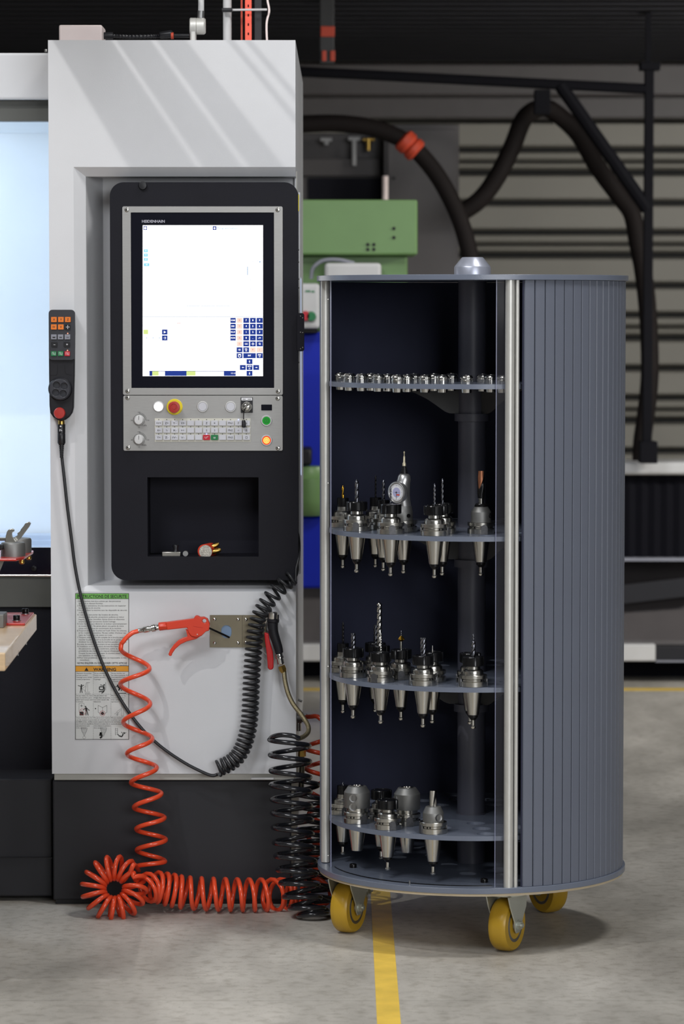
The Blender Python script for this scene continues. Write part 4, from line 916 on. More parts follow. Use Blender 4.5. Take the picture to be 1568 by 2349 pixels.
MB().cyl(at(461, 26, 8.3), at(461.5, -60, 8.3), .0075, 16).build('pole', LGREY, t)
t = thing('cable_riser', (xat(560, 90, 8.9), 8.9, ZT), 'white conduit, perforated strut painted as lit red and black post rising behind the machine top', 'riser')
MB().cyl((xat(521, 90, 8.9), 8.9, ZT), at(521, -80, 8.9), .0115, 18).build('white_conduit', LGREY, t)
m = MB(); x0, x1 = xat(562, 50, 8.9), xat(576.5, 50, 8.9); z0, z1 = ZT, zat(-80, 8.9)
hls = []
zc = z0+.03
while zc < z1-.01: hls.append(rrect((x0+x1)/2-.002, (x0+x1)/2+.002, zc-.004, zc+.004, .0019, 3)); zc += .025
m.prism([(x0, z0), (x1, z0), (x1, z1), (x0, z1)], 8.9, 8.903, hls); tag(m.build('perforated_strut', REDGLOW, t, smooth=0), 'perforated strut with red beacon glow painted in')
MB().box(xat(583, 50, 8.92), xat(600, 50, 8.92), 8.92, 8.94, ZT, zat(-80, 8.9)).build('black_post', BLACKP, t, bev=.001)
MB().box(xat(552, 50, 8.92), xat(556, 50, 8.92), 8.92, 8.93, ZT, zat(-80, 8.9)).build('thin_rod', ORNG, t)
MB().cyl(at(510, 23, 8.88), at(612, 22, 8.88), .003, 10).build('cross_rod', LGREY, t)
MB().tube(spline([(xat(615, 90, 8.9), 8.9, ZT), at(611, 60, 8.9), at(617, 25, 8.9), at(613, -5, 8.9), at(616, -60, 8.9)], 8), .0028, 8).build('thin_wire', PINKW, t)
MB().cyl(at(509, 23, 8.87), at(533, 23, 8.87), .006, 10).build('cable_tie', BLACKP, t)
# unseen plates and rods added above the frame to throw diagonal shadows on the housing
t = thing('shading_bars', (-.3, 7.8, 2.6), 'overhead shading bars and rods added unseen above the picture, shading the machine top', 'shading bars')
Z0 = 2.55
def sh(px): return -1.82 + .79*(xat(px, 92, YM)+1.82)
for (a_, b_) in ((120, 252), (266, 342), (358, 424)):
    MB().box(sh(a_), sh(b_), 7.36, 8.11, Z0, Z0+.003).build('shading_plate', SATIN, t)
for a_ in (527, 567): MB().cyl((sh(a_), 7.3, Z0), (sh(a_), 8.11, Z0), .006, 12).build('conduit', SATIN, t)  # added rods that cast the two thin shadow lines
MB().box(-.98, -.25, 8.07, 8.11, Z0+.003, Z0+.03).build('cross_bar', SATIN, t)
for x in (-.95, -.28): MB().cyl((x, 8.09, Z0+.02), (x, 8.09, 7.0), .006, 8).build('hanger_rod', SATIN, t)

# ================================================================== WORKBENCH AND FIXTURE (left edge)
ZBn = .759
wbn = thing('workbench', (-1.2, 7.4, 0), 'workbench with a pale thick wooden top at the left edge of the picture', 'workbench')
pf, pb = at(12, 1497, 7.0), at(84, 1408, 7.89)
m = MB().add([(-1.75, 7.0, ZBn-.04), (pf.x, 7.0, ZBn-.04), (pb.x, 7.89, ZBn-.04), (-1.75, 7.89, ZBn-.04), (-1.75, 7.0, ZBn), (pf.x, 7.0, ZBn), (pb.x, 7.89, ZBn), (-1.75, 7.89, ZBn)],
      [[0,3,2,1],[4,5,6,7],[0,1,5,4],[1,2,6,5],[2,3,7,6],[3,0,4,7]])
m.build('bench_top', WOOD, wbn, smooth=0, bev=.003)
for (x, y) in ((-1.7, 7.08), (-.92, 7.08), (-1.7, 7.8), (-.92, 7.8)): MB().box(x-.03, x+.03, y-.03, y+.03, 0, ZBn-.04).build('leg', BLACKM, wbn, bev=.003)
for (x, y) in ((60, 1475), (41, 1500)): MB().cyl(at(x, y-8, 7.6 if x > 50 else 7.35), at(x, y+4, 7.6 if x > 50 else 7.35), .002, 8).build('underside_screw', SATIN, wbn)
fx = thing('tool_fixture', (-.8, 7.75, ZBn), 'red and grey tool clamping fixture with steel claws, bolted on the wooden bench', 'fixture')
def slab(pts, z0, z1, mt, name, par, bev=.002):
    n = len(pts); return MB().add([(x, y, z0) for x, y in pts]+[(x, y, z1) for x, y in pts], [list(range(n))[::-1], list(range(n, 2*n))]+[[i, (i+1) % n, (i+1) % n+n, i+n] for i in range(n)]).build(name, mt, par, smooth=0, bev=bev)
pr_ = [(-1.2, 7.60), (xat(57, 1435, 7.6), 7.60), (xat(79, 1402, 7.88), 7.87), (-1.2, 7.87)]
slab(pr_, ZBn, ZBn+.006, REDPL, 'base_plate', fx)
for (x, y, Y) in ((57.8, 1402.5, 7.83), (38, 1426.5, 7.66)):
    c = at(x, y, Y); c.z = ZBn+.006
    MB().lathe([(.011, 0), (.011, .0015)], c, (0, 0, 1), 20).build('washer', SATIN, fx)
    MB().lathe([(.0078, .0015), (.0082, .003), (.0082, .0115), (.0072, .013), (.004, .013), (.004, .008)], c, (0, 0, 1), 20).build('socket_bolt', DARKST, fx)
MB().box(-1.1, xat(10.5, 1420, 7.56), 7.54, 7.62, ZBn, zat(1408, 7.56)).build('upright_block', GREYST, fx, bev=.002)
MB().add([at(-40, 1283, 7.62), at(11, 1283, 7.62), at(0, 1310, 7.62), at(-14, 1408, 7.62), at(-60, 1408, 7.62), at(-40, 1283, 7.66), at(11, 1283, 7.66), at(0, 1310, 7.66), at(-14, 1408, 7.66), at(-60, 1408, 7.66)],
         [[0,1,2,3,4],[5,6,7,8,9],[0,1,6,5],[1,2,7,6],[2,3,8,7],[3,4,9,8],[4,0,5,9]]).build('bracket_arm', GREYST, fx)
zu = zat(1280, 7.6)
slab([(-1.1, 7.58), (xat(38, 1280, 7.58), 7.58), (xat(56, 1275, 7.63), 7.63), (xat(76, 1262, 7.80), 7.80), (xat(76, 1260, 7.83), 7.84), (-1.1, 7.84)], zu-.006, zu, REDPL, 'upper_plate', fx)
for (x, Y, dr) in ((50, 7.62, 0), (66, 7.75, 0)): MB().lathe([(.005, -.006), (.007, -.009), (.007, -.013), (.004, -.016)], (xat(x, 1285, Y), Y, zu), (0, 0, 1), 12).build('bolt_end', BRASS, fx)
c1 = at(31, 1262, 7.66); c2 = at(41, 1255, 7.77)
MB().lathe([(.029, 0), (.029, .028), (.027, .032), (.012, .034)], (c1.x-.001, 7.66, zu), (0, 0, 1), 36).build('clamp_cup', GREYST, fx)
MB().lathe([(.032, 0), (.032, .030), (.030, .034), (.012, .036)], (c2.x, 7.775, zu), (0, 0, 1), 36).build('clamp_cup', GREYST, fx)
MB().box(-1.0, xat(7, 1260, 7.63), 7.625, 7.645, zat(1261, 7.63), zat(1249, 7.63)).build('lever_grip', BLACKP, fx, bev=.002)
def c7(u, v): return (u/6.18, 1180+v/6.18)
f1 = [(80, 400), (85, 320), (100, 250), (120, 215), (175, 195), (205, 215), (205, 240), (180, 245), (172, 270), (175, 310), (195, 335), (240, 395), (150, 412)]
MB().prism(P2([c7(*p) for p in f1], 7.66)[::-1], 7.65, 7.665).build('claw', STEEL, fx, bev=.001)
f2 = [(195, 330), (255, 290), (250, 265), (290, 235), (300, 210), (345, 155), (360, 125), (415, 100), (440, 125), (420, 170), (300, 330), (240, 385), (200, 360)]
MB().prism(P2([c7(*p) for p in f2], 7.68)[::-1], 7.67, 7.685).build('claw', STEEL, fx, bev=.001)
MB().box(-1.0, xat(14, 1240, 7.7), 7.69, 7.71, zat(1240, 7.7), zat(1233, 7.7)).build('bridge_bar', STEEL, fx, bev=.001)

# ================================================================== TOOL CART
XC, YCc, RC = .311, 7.82, .370
cart = thing('tool_cart', (XC, YCc, 0), 'round grey tambour tool cart on yellow wheels with an open front showing four shelves', 'tool cart')
def cpt(deg, r, z=0): a = math.radians(deg); return Vector((XC + r*math.sin(a), YCc - r*math.cos(a), z))
zb1 = zat(2038.6, YCc-RC); zb0 = zb1-.013
zt1 = zat(629.3, YCc-RC); zt0 = zt1-.0125
disc = lambda r, z0, z1, n=96, holes=(): MB().prism([(r*math.sin(2*PI*i/n), -r*math.cos(2*PI*i/n)) for i in range(n)], z0, z1, holes, fn=lambda x, y, z: (XC+x, YCc+z, y))
disc(RC, zb0, zb1).build('bottom_disc', CARTG, cart, bev=.0015)
disc(RC-.004, zb0-.006, zb0-.0002).build('underlay_disc', WOODE, cart)
disc(RC+.001, zt0, zt1).build('top_disc', CARTG, cart, bev=.0015)
zcap = zt1
MB().lathe([(.0437, 0), (.0437, .020), (.0425, .023), (.0262, .043), (.0245, .0445), (.01, .0445)], (XC, YCc, zcap), (0, 0, 1), 48).build('top_cap', mat('silver cap paint', (170, 174, 188), .35, .55), cart)
MB().cyl((XC, YCc, zb1), (XC, YCc, zt0), .0335, 36).build('centre_pole', POLE, cart)
# tambour slats
smesh = None
r0, r1 = .3585, .3645; hw = math.radians(1.93)
def slat_mesh():
    m = MB(); pts = []
    for s_, r_ in ((-1, r0), (-1, r1-.0018), (-.86, r1), (0, r1+.0002), (.86, r1), (1, r1-.0018), (1, r0)):
        a = s_*hw; pts.append((r_*math.sin(a), -r_*math.cos(a)))
    n = len(pts); z0, z1 = zb1+.0006, zt0-.0006
    m.add([(x, y, z0) for x, y in pts]+[(x, y, z1) for x, y in pts], [list(range(n))[::-1], list(range(n, 2*n))]+[[i, (i+1) % n, (i+1) % n+n, i+n] for i in range(n)])
    return m
LOCAL[0] = True
proto = slat_mesh().build('slat', SLAT, cart, smooth=30); LOCAL[0] = False
k = 0; ang = 18.8
while ang < 268:
    o = proto if k == 0 else proto.copy()
    if k: COL.objects.link(o)
    o.rotation_euler = (0, 0, math.radians(ang)); ang += 4.13; k += 1
m = MB(); vs = []; fs = []; n = 80
for i in range(n+1):
    a = math.radians(16.4 + (268-16.4)*i/n)
    for r_ in (r0-.001, r0-.003):
        for z in (zb1+.0008, zt0-.0008): vs.append((XC+r_*math.sin(a), YCc-r_*math.cos(a), z))
for i in range(n):
    b_ = 4*i; fs += [[b_, b_+1, b_+5, b_+4], [b_+2, b_+6, b_+7, b_+3], [b_, b_+4, b_+6, b_+2], [b_+1, b_+3, b_+7, b_+5]]
fs += [[0, 2, 3, 1], [4*n, 4*n+1, 4*n+3, 4*n+2]]
tag(m.add(vs, fs).build('inner_shade', INSHADE, cart), 'painted inner shade')  # sheet added so the cart interior looks shaded
# profiles
def vcyl(deg, r, rad, name, mt, z0=None, z1=None, n=20): c = cpt(deg, r); return MB().cyl((c.x, c.y, z0 or zb1), (c.x, c.y, z1 or zt0), rad, n).build(name, mt, cart)
vcyl(-87.5, .3515, .0100, 'door_rail', ALU, zb1+.002); vcyl(11.6, .3575, .0108, 'door_rail', ALU, zb1-.004); vcyl(14.3, .3595, .0048, 'slim_rail', ALU)
c = cpt(-91.3, .3600); MB().cyl((c.x, c.y, zb1), (c.x, c.y, zt0), .0038, 12).build('slim_rail', CARTG, cart)
def arc(a0, a1, r, th, z0, z1, name, mt, n=10):
    m = MB(); vs = []; fs = []
    for i in range(n+1):
        a = math.radians(a0+(a1-a0)*i/n)
        for rr_ in (r, r+th):
            for z in (z0, z1): vs.append((XC+rr_*math.sin(a), YCc-rr_*math.cos(a), z))
    for i in range(n):
        b_ = 4*i; fs += [[b_, b_+1, b_+5, b_+4], [b_+2, b_+6, b_+7, b_+3], [b_, b_+4, b_+6, b_+2], [b_+1, b_+3, b_+7, b_+5]]
    fs += [[0, 2, 3, 1], [4*n, 4*n+1, 4*n+3, 4*n+2]]; return m.add(vs, fs).build(name, mt, cart)
arc(-84.5, -77.0, .3455, .002, zb1, zt0, 'acrylic_strip', PLEX)
arc(6.7, 10.4, .3495, .002, zb1, zt0, 'acrylic_strip', PLEX)
EDGE = mat('acrylic cut edge', (120, 124, 150), .25)
arc(-77.15, -76.8, .3452, .0026, zb1, zt0, 'acrylic_edge', EDGE, 1); arc(6.6, 6.85, .3492, .0026, zb1, zt0, 'acrylic_edge', EDGE, 1)
for (a_, z) in ((-80, zat(687, 7.75)), (-80, zat(1109, 7.75)), (-80, zat(1530, 7.75)), (-80, zat(1965, 7.75))):
    c = cpt(a_, .349, z); d = Vector((math.sin(math.radians(a_)), -math.cos(math.radians(a_)), 0)); MB().lathe([(.0025, 0), (.002, .0015)], c, d, 12).build('strip_screw', CHROME, cart)
# shelves
RS = .343
zs = [zat(y, YCc-RS) for y in (881.8, 1231.7, 1578, 1918.5)]
collets = []
for (u, v) in ((200,243),(265,250),(357,253),(430,250),(482,257),(552,255),(625,263),(700,260),(750,252),(832,263),(900,252),(962,264),(1030,250),(1143,267),(1262,255),(1325,262),(1412,266)):
    Y = 7.81-(v-243)*.0122; px = 720+u/3.267; collets.append((xat(px, 882, Y), Y))
def ringpos(angs, r): return [(XC+r*math.sin(math.radians(a)), YCc-r*math.cos(math.radians(a))) for a in angs]
O2, I2 = (-89, -63.4, -39.8, -18.4), (-94, -67, -46, -19.5, 3)
O3, I3 = (-87, -67, -45.5, -23.5, -1.5), (-91, -74, -48, -25.5, -3)
O4, I4 = (-88, -63, -41.3, -18.8), (-70, -43)
extra = {1: ([4.5, 27, 50, 72, 95, 118, 141, 163, 186, 209, 231, 252], [26, 49, 72, 95, 118, 141, 163, 186, 208, 230, 250]),
         2: ([21, 43, 66, 89, 111, 134, 156, 179, 201, 223, 246], [20, 43, 66, 89, 111, 134, 156, 179, 201, 223, 246]),
         3: ([4.5, 27, 50, 72, 95, 118, 141, 163, 186, 209, 231, 250], [-92, -19, 4, 26, 49, 72, 95, 118, 141, 163, 186, 208, 230, 250])}
RO, RI = .309, .231
for i, z in enumerate(zs):
    holes = []
    if i == 0:
        holes = [circ(x-XC, y-YCc, .0142, 16) for x, y in collets]
    else:
        O, I = ((O2, I2), (O3, I3), (O4, I4))[i-1]; eo, ei = extra[i]
        holes = [circ(x-XC, y-YCc, .0226, 20) for x, y in ringpos(list(O)+eo, RO) + ringpos(list(I)+ei, RI)]
        holes += [circ(x-XC, y-YCc, .0226, 20) for x, y in ringpos([2+51.43*q for q in range(7)], .15)]
    disc(RS, z-.011, z, 96, holes).build('shelf', CARTG, cart, smooth=30)
    if i < 3:
        for q, a_ in enumerate((-78, 42, 162)):
            rr_ = math.radians(a_); dx, dy = math.sin(rr_), -math.cos(rr_)
            prof = [(.033, -.0115), (.188, -.0115), (.186, -.016), (.165, -.020), (.14, -.028), (.11, -.043), (.085, -.060), (.068, -.072), (.055, -.077), (.033, -.077)][::-1]
            nx_, ny_ = -dy*.002, dx*.002
            MB().prism(prof, -1, 1, fn=lambda x, y, zz: (XC+dx*x+nx_*y, YCc+dy*x+ny_*y, z+zz)).build('shelf_bracket', BRKT, cart, smooth=0)
        MB().lathe([(.0338, 0), (.042, .0), (.042, .018), (.0338, .018)], (XC, YCc, z-.0955), (0, 0, 1), 32).build('pole_collar', POLE, cart)
    else:
        MB().lathe([(.0338, 0), (.036, 0), (.036, .003), (.0338, .003)], (XC, YCc, z), (0, 0, 1), 32).build('pole_collar', POLE, cart)
# bolts on the bottom
for (x, y, s_) in ((809.5, 1990, 1), (1110, 2024, 1)):
    Y = (CH-zb1)/((CH-zat(y, 7.5))/7.5); c = at(x, y, Y); c.z = zb1
    MB().lathe([(.0085, 0), (.0085, .007), (.0075, .009), (.004, .009), (.004, .005)], c, (0, 0, 1), 20).build('floor_bolt', DARKST, cart)
c = cpt(-26, .352, zb1); MB().lathe([(.002, 0), (.002, .009)], c, (0, 0, 1), 10).build('stop_pin', SATIN, cart)
for a0_, r_ in ((-60, .333), (20, .333)): pass
arc(-76, 6, .338, .0012, zb1, zb1+.0022, 'guide_groove', DARKST, 40)
# casters
def caster(x, y, fdeg, label):
    """fdeg: direction of the axle from +X, towards the camera"""
    a = math.radians(fdeg); ax = Vector((math.cos(a), -math.sin(a), 0)); ro = Vector((math.sin(a), math.cos(a), 0))
    c = Vector((x, y, .0625)); zp = zb0-.006
    w = MB().lathe([(.040, -.0215), (.0575, -.0215), (.0612, -.0165), (.0625, -.008), (.0625, .008), (.0612, .0165), (.0575, .0215), (.040, .0215)], c, ax, 56).build('wheel', YEL, cart)
    tag(w, label)
    MB().lathe([(.012, -.0225), (.034, -.0225), (.0405, -.0218), (.0405, .0218), (.034, .0225), (.031, .019), (.014, .019), (.012, .0235)], c, ax, 32).build('hub', SATIN, w)
    f = MB().lathe([(.05, 0), (.05, -.004)], (x, y, zp), (0, 0, -1), 12)
    f = MB(); f.lathe([(.048, 0), (.050, .003), (.050, .010), (.042, .014)], (x, y, zp-.014), (0, 0, 1), 28)
    for s_ in (-1, 1):
        off = ax*(.028*s_); th = ax*(.0016)
        prof = [(-.056, zp-.012), (.050, zp-.012), (.046, .100), (.026, .072), (.015, .052), (.005, .044), (-.010, .044), (-.017, .052), (-.022, .074), (-.045, .110)]
        vs = []
        for sg_ in (-1, 1):
            for (u, z) in prof: vs.append(Vector((x, y, z)) + off + th*sg_ + ro*u)
        n = len(prof)
        f.add(vs, [list(range(n)), list(range(n, 2*n))]+[[i, (i+1) % n, (i+1) % n+n, i+n] for i in range(n)])
    f.build('caster_fork', ZINC, cart, bev=.001)
    MB().lathe([(.0105, -.034), (.0105, -.0296)], c, ax, 6).build('axle_nut', ZINC, cart)
    b = MB(); b.lathe([(.0125, .0296), (.0125, .0315)], c, ax, 20); b.lathe([(.0100, .0315), (.0100, .038)], c, ax, 6); b.lathe([(.005, .038), (.005, .042)], c, ax, 12)
    b.build('axle_bolt', ZINC, cart)
    MB().box(x-.05, x+.05, y-.04, y+.04, zp-.004, zp-.0002).build('caster_plate', ZINC, cart, bev=.001)
caster(xat(1162, 2150, 7.56), 7.565, 27, 'yellow front wheel')
caster(xat(799, 2120, 7.79), 7.79, 25, 'yellow left wheel')
caster(xat(1256, 2060, 8.04), 8.05, 150, 'yellow rear right wheel')
caster(xat(816, 2060, 8.03), 8.02, 10, 'yellow rear left wheel, hidden behind the left one')

# ================================================================== TOOL HOLDERS
MC = {}
def cm(key, builder, name, mt, parent, **kw):
    """cached mesh: alike parts share data"""
    LOCAL[0] = True
    if key not in MC:
        o = builder().build(name, mt, parent, **kw); MC[key] = o.data
    else:
        o = bpy.data.objects.new(name, MC[key]); COL.objects.link(o); o.parent = parent
    LOCAL[0] = False
    return o
def b_taper(): return MB().lathe([(.0222, .0005), (.0218, -.004), (.0128, -.0660), (.0118, -.067)], n=36)
def b_flange(): return MB().lathe([(.0222, 0), (.0312, 0), (.0318, .0006), (.0318, .0112), (.0308, .012), (.0282, .0135), (.0282, .0165), (.0308, .0185), (.0318, .019), (.0318, .0262), (.0310, .027), (.020, .027)], n=48)
def b_stud(): return MB().lathe([(.0105, -.067), (.0105, -.0715), (.0085, -.0735), (.0055, -.078), (.0055, -.0785), (.0042, -.079), (.0042, -.0915), (.0062, -.0935), (.0062, -.0958), (.0045, -.0985)][::-1], n=20)
def b_collar(): return MB().lathe([(.0108, -.0668), (.0108, -.0718), (.0088, -.074), (.0058, -.0785)][::-1], n=20)
def b_neck(): return MB().lathe([(.0235, .027), (.0235, .0335), (.0228, .036), (.0190, .0395), (.0150, .040), (.0146, .049)], n=40)
def b_slots(k):
    m = MB()
    for s_ in ((0, PI)[k],):
        pts = rrect(-.0078, .0078, .0002, .022, [.0076, .0076, .0002, .0002], 5)
        m.prism(pts, -.0322, -.0285, fn=lambda x, y, z: (x*math.cos(s_)-y*math.sin(s_), x*math.sin(s_)+y*math.cos(s_), z))
    return m
def b_dots(a0):
    m = MB()
    for a_ in (a0,):
        d = Vector((math.sin(math.radians(a_)), -math.cos(math.radians(a_)), 0)); m.lathe([(.0019, 0), (.0019, .0015)], d*.0272+Vector((0, 0, .015)), d, 10)
    return m
def b_nut():
    m = MB().lathe([(.0150, .0470), (.0240, .0470), (.0250, .0490), (.0250, .0672), (.0240, .0690), (.0190, .0695), (.0185, .0680), (.0085, .0680)], n=96,
                   r_fn=lambda t, h: (.925 if (math.cos(6*t) > .80 and h > .0475) else 1))
    return m
def b_collet_face(): return MB().lathe([(.0170, .066), (.0170, .0688), (.0060, .0686)], n=32)
def flute(r, L, nf=2, pitch=.03, z0=0, depth=.42, tip=.006, taper=1.0):
    m = MB(); n = 24; R = max(14, int(L/.0016)); vs = []; fs = []
    for i in range(R+1):
        z = L*i/R; tw = 2*PI*z/pitch; k = 1.0
        if tip and z > L-tip: k = max(.05, 1-(z-(L-tip))/tip*.9)
        rr0 = r*(1+(taper-1)*z/L)*k
        for j in range(n):
            t = 2*PI*j/n; g = math.cos(nf*(t-tw)); rad = rr0*(1-depth*max(0, g)**1.3)
            vs.append((rad*math.cos(t), rad*math.sin(t), z0+z))
    for i in range(R):
        for j in range(n): fs.append([i*n+j, i*n+(j+1) % n, (i+1)*n+(j+1) % n, (i+1)*n+j])
    fs.append(list(range(n))[::-1]); fs.append(list(range(R*n, R*n+n)))
    return m.add(vs, fs)
def base_holder(pos, z, label, group, rz, stud=True):
    h = thing('tool_holder', (pos[0], pos[1], z+.0002), label, 'tool holder', group, math.radians(rz))
    cm('taper', b_taper, 'taper', STEEL, h); cm('flange', b_flange, 'flange', STEEL, h, smooth=30)
    if stud:
        cm('stud', b_stud, 'pull_stud', STEEL, h); cm('scol', b_collar, 'stud_collar', DARKST, h)
    for k_ in (0, 1): cm('slot%d' % k_, (lambda k=k_: b_slots(k)), 'drive_slot', mat('rough slot steel', (92, 92, 94), .5, .7, var=.2, scale=300), h)
    for k_, a_ in enumerate((-62, -46, 40, 54)): cm('dot%d' % k_, (lambda a=a_: b_dots(a)), 'index_hole', DARKST, h)
    return h
GRP = ['', 'tool holders on the second shelf', 'tool holders on the third shelf', 'tool holders on the lowest shelf']
def chuck(pos, si, label, tool=None, rz=0, small=False, tm=CARB, lean=0):
    h = base_holder(pos, zs[si], label, GRP[si], rz)
    cm('neck', b_neck, 'chuck_body', STEEL, h, smooth=28)
    if small:
        cm('snut', lambda: MB().lathe([(.0125, .046), (.0140, .047), (.0140, .069), (.013, .070), (.006, .070)], n=32), 'clamping_nut', NUT, h)
    else:
        cm('nut', b_nut, 'clamping_nut', NUT, h, smooth=25); cm('cface', b_collet_face, 'collet_face', DARKST, h)
    if tool:
        key_, bld = tool; cm(key_, bld, 'cutting_tool', tm, h, smooth=50)
    return h
p = ringpos(O2, RO); q = ringpos(I2, RI)
D = lambda r, L, pitch=.03, nf=2, **k: (('d', r, L, pitch, nf), lambda: flute(r, L, nf, pitch, z0=.066, **k))
TG = 'tall '
chuck(p[0], 1, 'chuck with a gold-coated drill, leftmost on the second shelf', D(.0028, .034, .04), 20, True, GOLD)
chuck(p[1], 1, 'chuck with a thick dark twist drill, second from left on the second shelf', D(.0046, .056, .034), -4)
chuck(q[0], 1, 'slim chuck with a thin dark drill at the back of the second shelf', D(.0022, .058, .02), 60, True, DARKST)
chuck(q[1], 1, 'chuck with a dark twist drill just behind the one with the shortest thin drill', D(.0033, .052, .026), 30, True)
chuck(p[2], 1, 'front chuck with a short thin drill beside the dial gauge, second shelf', D(.0021, .044, .014), 6)
chuck(p[3], 1, 'front chuck with a slender drill, right of the dial gauge', D(.0029, .054, .02), 84)
chuck(q[3], 1, 'chuck with a slender drill behind the front right one of the second shelf', D(.0031, .062, .024), 120)
# copper cutter holder
h = base_holder(q[4], zs[1], 'holder with a broad copper-coloured cutter, right on the second shelf', GRP[1], 12)
cm('wbody', lambda: MB().lathe([(.0235, .027), (.0235, .050), (.0232, .051), (.0165, .062), (.0160, .0625), (.012, .0625)], n=40), 'holder_body', GREYST, h)
cm('wring', lambda: MB().lathe([(.0150, .0625), (.0152, .066), (.0130, .068), (.0125, .070), (.006, .070)], n=32), 'black_ring', DARKST, h)
cm('wshank', lambda: MB().lathe([(.0058, .066), (.0058, .083)], n=20), 'cutter_shank', STEEL, h)
cm('wcut', lambda: flute(.0086, .064, 2, .13, z0=.082, depth=.3, tip=0), 'cutting_tool', DARKST, h, smooth=50)
def b_cop():
    m = MB(); vs = []; fs = []; n = 12; zc = .104
    for i in range(n+1):
        f = i/n; z = zc+.042*f; a0 = -2.35+.55*f; w = .75*min(1, f*1.6)**.7+.02
        for s_ in (-w, -w/2, 0, w/2, w): vs.append((.0089*math.cos(a0+s_), .0089*math.sin(a0+s_), z))
    for i in range(n):
        for j in range(4): fs.append([5*i+j, 5*i+j+1, 5*i+j+6, 5*i+j+5])
    return m.add(vs, fs)
cm('wcop', b_cop, 'copper_flute', COPPER, h)
d_ = Vector((math.sin(math.radians(50)), -math.cos(math.radians(50)), 0))
LOCAL[0] = True
MB().lathe([(.0058, 0), (.0058, .0012), (.0038, .0013), (.0038, .0006)], d_*.0228+Vector((0, 0, .042)), d_, 20).build('clamp_screw', DARKST, h)
LOCAL[0] = False
# dial gauge
h = base_holder(q[2], zs[1], 'silver touch probe with a round white dial facing left, on the second shelf', GRP[1], 0)
h['category'] = 'probe'; h.name = 'dial_probe'
LOCAL[0] = True
MB().lathe([(.0215, .027), (.0215, .0465), (.0212, .047), (.0190, .058), (.0185, .060), (.010, .060)], n=40).build('adapter', GREYST, h)
dd = Vector((math.sin(math.radians(30)), -math.cos(math.radians(30)), 0))
MB().lathe([(.0048, 0), (.0048, .001), (.0030, .0011), (.0030, .0005)], dd*.0212+Vector((0, 0, .038)), dd, 20).build('clamp_screw', DARKST, h)
m = MB(); vs = []; fs = []
prof = [(.060, .0175, 0), (.066, .0180, -.001), (.075, .0185, -.003), (.085, .019, -.0045), (.100, .019, -.0045), (.112, .0175, -.0025), (.122, .0160, .0005), (.130, .0145, .001), (.134, .0120, .001), (.1362, .009, .001)]
n = 28
for (z, r_, ox) in prof:
    for k in range(n):
        t_ = 2*PI*k/n; vs.append((ox + r_*math.cos(t_)*1.0, r_*.92*math.sin(t_), z))
for i in range(len(prof)-1):
    for k in range(n): fs.append([i*n+k, i*n+(k+1) % n, (i+1)*n+(k+1) % n, (i+1)*n+k])
fs.append(list(range(n))[::-1]); fs.append(list(range((len(prof)-1)*n, len(prof)*n)))
m.add(vs, fs).build('probe_body', mat('silver probe body', (190, 190, 190), .32, .85), h)
nd = Vector((-math.sin(math.radians(40)), -math.cos(math.radians(40)), 0)); dc = Vector((-.0045, 0, .0925)) + nd*.0135
dl = MB().lathe([(.0240, -.006), (.0255, -.003), (.0260, .004), (.0250, .0075), (.0225, .0085), (.0220, .0060)], dc, nd, 40).build('dial_case', mat('satin dial rim', (200, 200, 200), .3, .85), h)
MB().lathe([(.0222, .0045), (.0222, .0058)], dc, nd, 40).build('dial_edge', BLACKP, dl)
MB().lathe([(.0195, .0055), (.0195, .0062)], dc+nd*0, nd, 40).build('dial_face', MWHITE, dl)
MB().lathe([(.0115, .006), (.0115, .0066)], dc, nd, 40).build('dial_centre', mat('lavender print', (172, 172, 206), .5), dl)
tx = Vector((-nd.y, nd.x, 0)); tx = Vector((math.cos(math.radians(40)), -math.sin(math.radians(40)), 0)); up = Vector((0, 0, 1)); fc = dc+nd*.0070
def dquad(m, u, v, du, dv, w):
    L = math.hypot(du, dv); nx_, nv_ = -dv/L*w/2, du/L*w/2; P = lambda a_, b_: fc+tx*a_+up*b_
    m.add([P(u+nx_, v+nv_), P(u-nx_, v-nv_), P(u+du-nx_, v+dv-nv_), P(u+du+nx_, v+dv+nv_)], [[0, 1, 2, 3]])
m = MB()
for k in range(40):
    a_ = 2*PI*k/40; l0 = .0150 if k % 5 == 0 else .0166; dquad(m, l0*math.cos(a_), l0*math.sin(a_), (.0185-l0)*math.cos(a_), (.0185-l0)*math.sin(a_), .0006)
dquad(m, 0, .003, 0, -.019, .0009); dquad(m, -.008, 0, .019, 0, .0003)
m.lathe([(.0016, 0), (.0016, .001)], fc, nd, 12); m.build('scale_print', INK, dl, smooth=0, fix=False)
m = MB(); dquad(m, .0005, -.0055, .009, 0, .0028); m.build('red_mark', mat('red print', (216, 70, 40), .5), dl, smooth=0, fix=False)
pr = []
for k in range(5):
    z = .1362+.0036*k; r_ = .0098-.0010*k; pr += [(r_, z), (r_, z+.0016), (r_-.0022, z+.0018), (r_-.0022, z+.0034)]
MB().lathe(pr, (.001, 0, 0), (0, 0, 1), 24).build('bellows', BLACKP, h)
MB().lathe([(.0042, .154), (.0042, .160), (.0026, .163), (.0024, .176), (.0011, .177), (.0010, .183), (.0018, .1845), (.0018, .187), (.0004, .1885)], (.001, 0, 0), (0, 0, 1), 18).build('stylus', mat('pale stylus', (214, 204, 176), .3, .4), h)
LOCAL[0] = False
